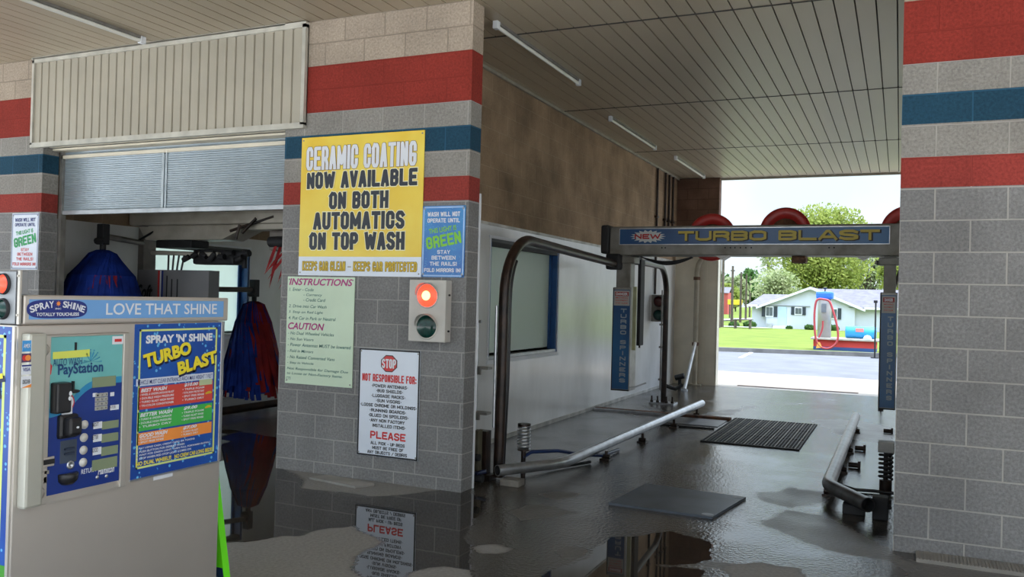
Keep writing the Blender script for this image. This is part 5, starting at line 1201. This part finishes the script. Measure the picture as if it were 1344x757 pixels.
mb = MB(); mb.box(x0-.3, x1+.3, HY-1.2, HY-.05, gz(HY)-.1, z0); mb.box(x0-.3, x1+.3, HY-1.6, HY-1.2, gz(HY)-.1, (z0+gz(HY))/2); mb.build('door_steps', pm('step_white', (.6, .62, .62), .8), t)
x0, z1 = h2(1007, 424); x1, z0 = h2(1014, 430); mb = MB(); mb.box(x0, x1, HY-.8, HY-.1, gz(HY)-.1, z1); tag(mb.build('air_conditioner', pm('ac_grey', (.42, .45, .46), .6)), 'grey air conditioner box standing against the house left of its door', 'air conditioner')
mb = MB(); xx = h2(1121.5, 415)[0]; mb.cyl((xx, HY+.22, hb), (xx, HY+.22, he), .06, 8); mb.build('rain_pipe', white, t)
# leaves
def leafy(mb, c, rx, ry, rz, n, s, rnd, lump=0):
    for _ in range(n):
        while True:
            p = Vector((rnd.uniform(-1, 1), rnd.uniform(-1, 1), rnd.uniform(-1, 1)))
            if p.length <= 1: break
        p = p.normalized()*(p.length**.5)
        q = Vector((c[0]+p.x*rx, c[1]+p.y*ry, c[2]+p.z*rz))
        u = Vector((rnd.gauss(0, 1), rnd.gauss(0, 1), rnd.gauss(0, 1))).normalized(); v = u.orthogonal().normalized(); ss = s*rnd.uniform(.6, 1.3)
        mb.add([q-u*ss, q+v*ss*.6, q+u*ss, q-v*ss*.6], [(0, 1, 2, 3)])
bark = pm('bark', (.10, .08, .06), .9, 0, .2, 8)
def leafmat(name, c, c2):
    m_ = pm(name, c, .7, 0, .1, .8, col2=c2, spec=.1); b = m_.node_tree.nodes['Principled BSDF']; nt = m_.node_tree
    tr = nt.nodes.new('ShaderNodeBsdfTranslucent'); mxs = nt.nodes.new('ShaderNodeMixShader'); mxs.inputs[0].default_value = .45
    nt.links.new(b.inputs['Base Color'].links[0].from_socket, tr.inputs[0]); out = [n for n in nt.nodes if n.type == 'OUTPUT_MATERIAL'][0]
    nt.links.new(b.outputs[0], mxs.inputs[1]); nt.links.new(tr.outputs[0], mxs.inputs[2]); nt.links.new(mxs.outputs[0], out.inputs[0]); return m_
lm1 = leafmat('spring_leaves', (.34, .38, .09), (.18, .24, .05)); lm2 = leafmat('pale_leaves', (.36, .40, .22), (.22, .28, .12)); lm3 = leafmat('dark_leaves', (.10, .20, .05), (.05, .11, .03)); lm4 = leafmat('blossom', (.44, .46, .28), (.26, .34, .11))
def tree(y, px, ptop, pbot, pw_, lab, mat, n, s, seed, blobs=9, bs=.40, name='tree'):
    rnd = random.Random(seed); top = at(px, ptop, 'y', y); bot = at(px, pbot, 'y', y); wd = abs(at(px+pw_, ptop, 'y', y).x-top.x)
    base = (top.x, y, gz(y)-.1); t = thing(name, base, lab, 'tree')
    cz_ = (top.z+bot.z)/2; rz_ = (top.z-bot.z)/2
    mb = MB(); 
    cs = []
    for i in range(blobs):
        a = rnd.uniform(0, 2*PI); r_ = rnd.uniform(.2, .62); zz = rnd.uniform(-.62, .66); k = math.sqrt(max(.1, 1-zz*zz))
        cs.append((top.x+math.cos(a)*wd*r_*k, y+math.sin(a)*wd*r_*k*.7, cz_+zz*rz_))
    for c in cs: leafy(mb, c, wd*bs, wd*bs*.9, rz_*bs, n//blobs, s, rnd)
    leafy(mb, (top.x, y, cz_), wd*.98, wd*.8, rz_*.98, n//5, s, rnd)
    mb.build('foliage', mat, t, fixn=False)
    mb = MB(); mb.tube([(top.x, y, gz(y)-.1), (top.x+.1, y, (gz(y)+bot.z)/2), (top.x, y, cz_)], .2, 8, rs=[wd*.06, wd*.045, wd*.02])
    for c in cs: mb.tube([(top.x, y, bot.z-.2*rz_), ((top.x+c[0])/2, (y+c[1])/2, (bot.z+c[2])/2+.4), c], .05, 5, rs=[wd*.025, wd*.015, wd*.006])
    mb.build('trunk', bark, t)
    return t
tree(98, 1078, 264, 400, 78, 'large spring-green tree rising behind the house', lm1, 13000, .20, 11, 46, .27)
tree(128, 1140, 290, 400, 52, 'tall lacy pale tree right of the big green tree', lm2, 4200, .20, 12, 34, .25)
tree(92, 1018, 352, 402, 36, 'low blossoming tree behind the left end of the house', lm4, 5000, .16, 13, 26, .30)
tree(108, 1010, 300, 372, 18, 'thin sparse tree left of the big green tree', lm2, 500, .22, 14, 8)
tree(120, 1178, 320, 392, 30, 'bushy green tree behind the right end of the house', lm1, 4500, .24, 15, 20, .3)
for k, (y, px, pt, pb, pw_, mt_, lab) in enumerate(((170, 952, 372, 406, 22, lm1, 'distant green tree nearest the rear pier'), (210, 985, 352, 402, 20, lm3, 'distant darker tree just left of the house roof'),
        (190, 966, 362, 404, 18, lm2, 'distant pale tree between the utility poles'), (230, 938, 350, 405, 26, lm3, 'distant dark tree half hidden by the rear pier'), (150, 900, 345, 405, 34, lm1, 'distant tree hidden behind the rear pier'), (150, 1240, 330, 405, 46, lm1, 'distant tree beyond the right wall'))):
    tree(y, px, pt, pb, pw_, lab, mt_, 1400, .55, 30+k, 8)
for k, (px, py, wpx, lab) in enumerate(((984, 428, 9, 'dark low bush at the left corner of the house'), (963, 430, 7, 'small dark bush left of the house'), (1063, 427, 7, 'round bush in front of the house by the vacuum station'), (1094, 427, 8, 'dark bush behind the red vacuum hose'), (1036, 430, 4, 'tiny bush beside the house steps'))):
    y = HY-2.2; q = at(px, py, 'y', y); w_ = abs(at(px+wpx, py, 'y', y).x-q.x); rnd = random.Random(50+k)
    mb = MB(); leafy(mb, (q.x, y, gz(y)+w_*.45), w_, w_*.7, w_*.55, 420, .11, rnd); mb.v = [Vector((v.x, v.y, max(v.z, gz(y)-.02))) for v in mb.v]
    tag(mb.build('bush', lm3, fixn=False), lab, 'bush')
# utility poles
for k, (y, px, pt, pb, arm, lab) in enumerate(((70, 950, 322, 424, 1, 'wooden utility pole with crossarm nearest the rear pier'), (78, 962, 349, 424, 0, 'utility pole, second from the rear pier'), (95, 973, 357, 422, 0, 'utility pole, third from the rear pier'), (110, 980, 359, 420, 0, 'slim utility pole, fourth from the rear pier'), (130, 985, 362, 418, 0, 'faint utility pole nearest the house roof'), (66, 945.5, 330, 425, 0, 'dark utility pole partly hidden by the rear pier'))):
    a_ = at(px, pt, 'y', y); t = thing('utility_pole', (a_.x, y, gz(y)), lab, 'pole', 'utility poles beyond the lawn')
    mb = MB(); mb.tube([(a_.x, y, gz(y)-.1), (a_.x, y, a_.z)], .1, 8, rs=[.15, .10]); mb.build('mast', bark, t)
    mb = MB(); mb.box(a_.x-(1.1 if arm else .2), a_.x+(1.1 if arm else .2), y-.06, y+.06, a_.z-1.0 if arm else a_.z-.5, a_.z-.85 if arm else a_.z-.4); mb.build('crossarm', bark, t)
# yellow roadside sign, red barn, picnic table
q0, q1 = at(955, 393, 'y', 120), at(974, 400, 'y', 120)
t = thing('roadside_sign', ((q0.x+q1.x)/2, 120, gz(120)), 'yellow roadside sign board far beyond the lawn', 'sign')
mb = MB(); mb.box(q0.x, q1.x, 120, 120.2, q1.z, q0.z, 0, .05); mb.build('board', flat('far_yellow', (.80, .55, .03), .5), t)
for x_ in (q0.x+.3, q1.x-.3):
    mb = MB(); mb.box(x_-.08, x_+.08, 120.05, 120.15, gz(120)-.1, q1.z+.02); mb.build('leg', bark, t)
q0, q1 = at(946, 385, 'y', 150), at(955, 396, 'y', 150)
t = thing('barn', ((q0.x+q1.x)/2, 152, gz(150)), 'small red outbuilding in the distance beside the rear pier', 'building')
mb = MB(); mb.box(q0.x, q1.x, 150, 154, gz(150)-.2, q0.z+.2); mb.build('walls', flat('barn_red', (.42, .08, .07), .8), t)
mb = MB(); mb.add([(q0.x-.3, 149.8, q0.z+.1), (q1.x+.3, 149.8, q0.z+.1), (q1.x+.3, 152, q0.z+1.2), (q0.x-.3, 152, q0.z+1.2), (q0.x-.3, 154.2, q0.z+.1), (q1.x+.3, 154.2, q0.z+.1)], [(0, 1, 2, 3), (3, 2, 5, 4)]); mb.build('roof', rf, t, fixn=False)
q = at(975, 418, 'y', 66); t = thing('picnic_table', (q.x, 66, gz(66)), 'small weathered bench table on the lawn left of the house', 'table')
mb = MB(); mb.box(q.x-.8, q.x+.8, 65.7, 66.3, gz(66)+.72, gz(66)+.78); mb.build('tabletop', bark, t)
for s_ in (-.6, .6):
    mb = MB(); mb.box(q.x+s_-.05, q.x+s_+.05, 65.6, 66.4, gz(66)-.03, gz(66)+.72); mb.build('leg', bark, t)

# ================================================================== LIGHT
sd = bpy.data.lights.new('sun', 'SUN'); sd.energy = 2.0; sd.angle = .01; sd.color = (1, .95, .86)
so = bpy.data.objects.new('sun', sd); COL.objects.link(so)
dirv = Vector((-.62, .03, -1.0)); so.rotation_euler = dirv.to_track_quat('-Z', 'Y').to_euler()
w = bpy.data.worlds.new('world'); S.world = w; w.use_nodes = True; nt = w.node_tree; N = nt.nodes; L = nt.links
bg = N['Background']; tc = N.new('ShaderNodeTexCoord'); sp = N.new('ShaderNodeSeparateXYZ'); L.new(tc.outputs['Generated'], sp.inputs[0])
rp = N.new('ShaderNodeValToRGB'); e = rp.color_ramp.elements
e[0].position = 0; e[0].color = (.78, .92, 1, 1); e[1].position = .9; e[1].color = (.42, .62, 1.0, 1); q = e.new(.25); q.color = (.72, .88, 1, 1)
L.new(sp.outputs['Z'], rp.inputs[0]); nz = N.new('ShaderNodeTexNoise'); nz.inputs['Scale'].default_value = 3; nz.inputs['Detail'].default_value = 6; L.new(tc.outputs['Generated'], nz.inputs['Vector'])
mr = N.new('ShaderNodeMapRange'); mr.inputs[1].default_value = .42; mr.inputs[2].default_value = .62; L.new(nz.outputs['Fac'], mr.inputs[0])
mx = N.new('ShaderNodeMix'); mx.data_type = 'RGBA'; L.new(mr.outputs[0], mx.inputs[0]); L.new(rp.outputs[0], mx.inputs[6]); mx.inputs[7].default_value = (.92, .96, 1, 1)
L.new(mx.outputs[2], bg.inputs[0]); ms = N.new('ShaderNodeValToRGB'); e = ms.color_ramp.elements; e[0].position = .0; e[0].color = (.135, .135, .135, 1); e[1].position = 1; e[1].color = (1, 1, 1, 1); q = e.new(.32); q.color = (.16, .16, .16, 1); q = e.new(.6); q.color = (.6, .6, .6, 1)
L.new(sp.outputs['Z'], ms.inputs[0]); mm_ = N.new('ShaderNodeMath'); mm_.operation = 'MULTIPLY'; mm_.inputs[1].default_value = 4.3; L.new(ms.outputs[0], mm_.inputs[0]); L.new(mm_.outputs[0], bg.inputs[1])
S.view_settings.view_transform = 'Standard'; S.view_settings.look = 'None'; S.view_settings.gamma = 1; S.view_settings.exposure = 1.0; S.view_settings.use_curve_mapping = False
S.cycles.max_bounces = 8; S.cycles.diffuse_bounces = 5; S.cycles.use_denoising = True
for o in bpy.data.objects:
    if '_o' in o: del o['_o']
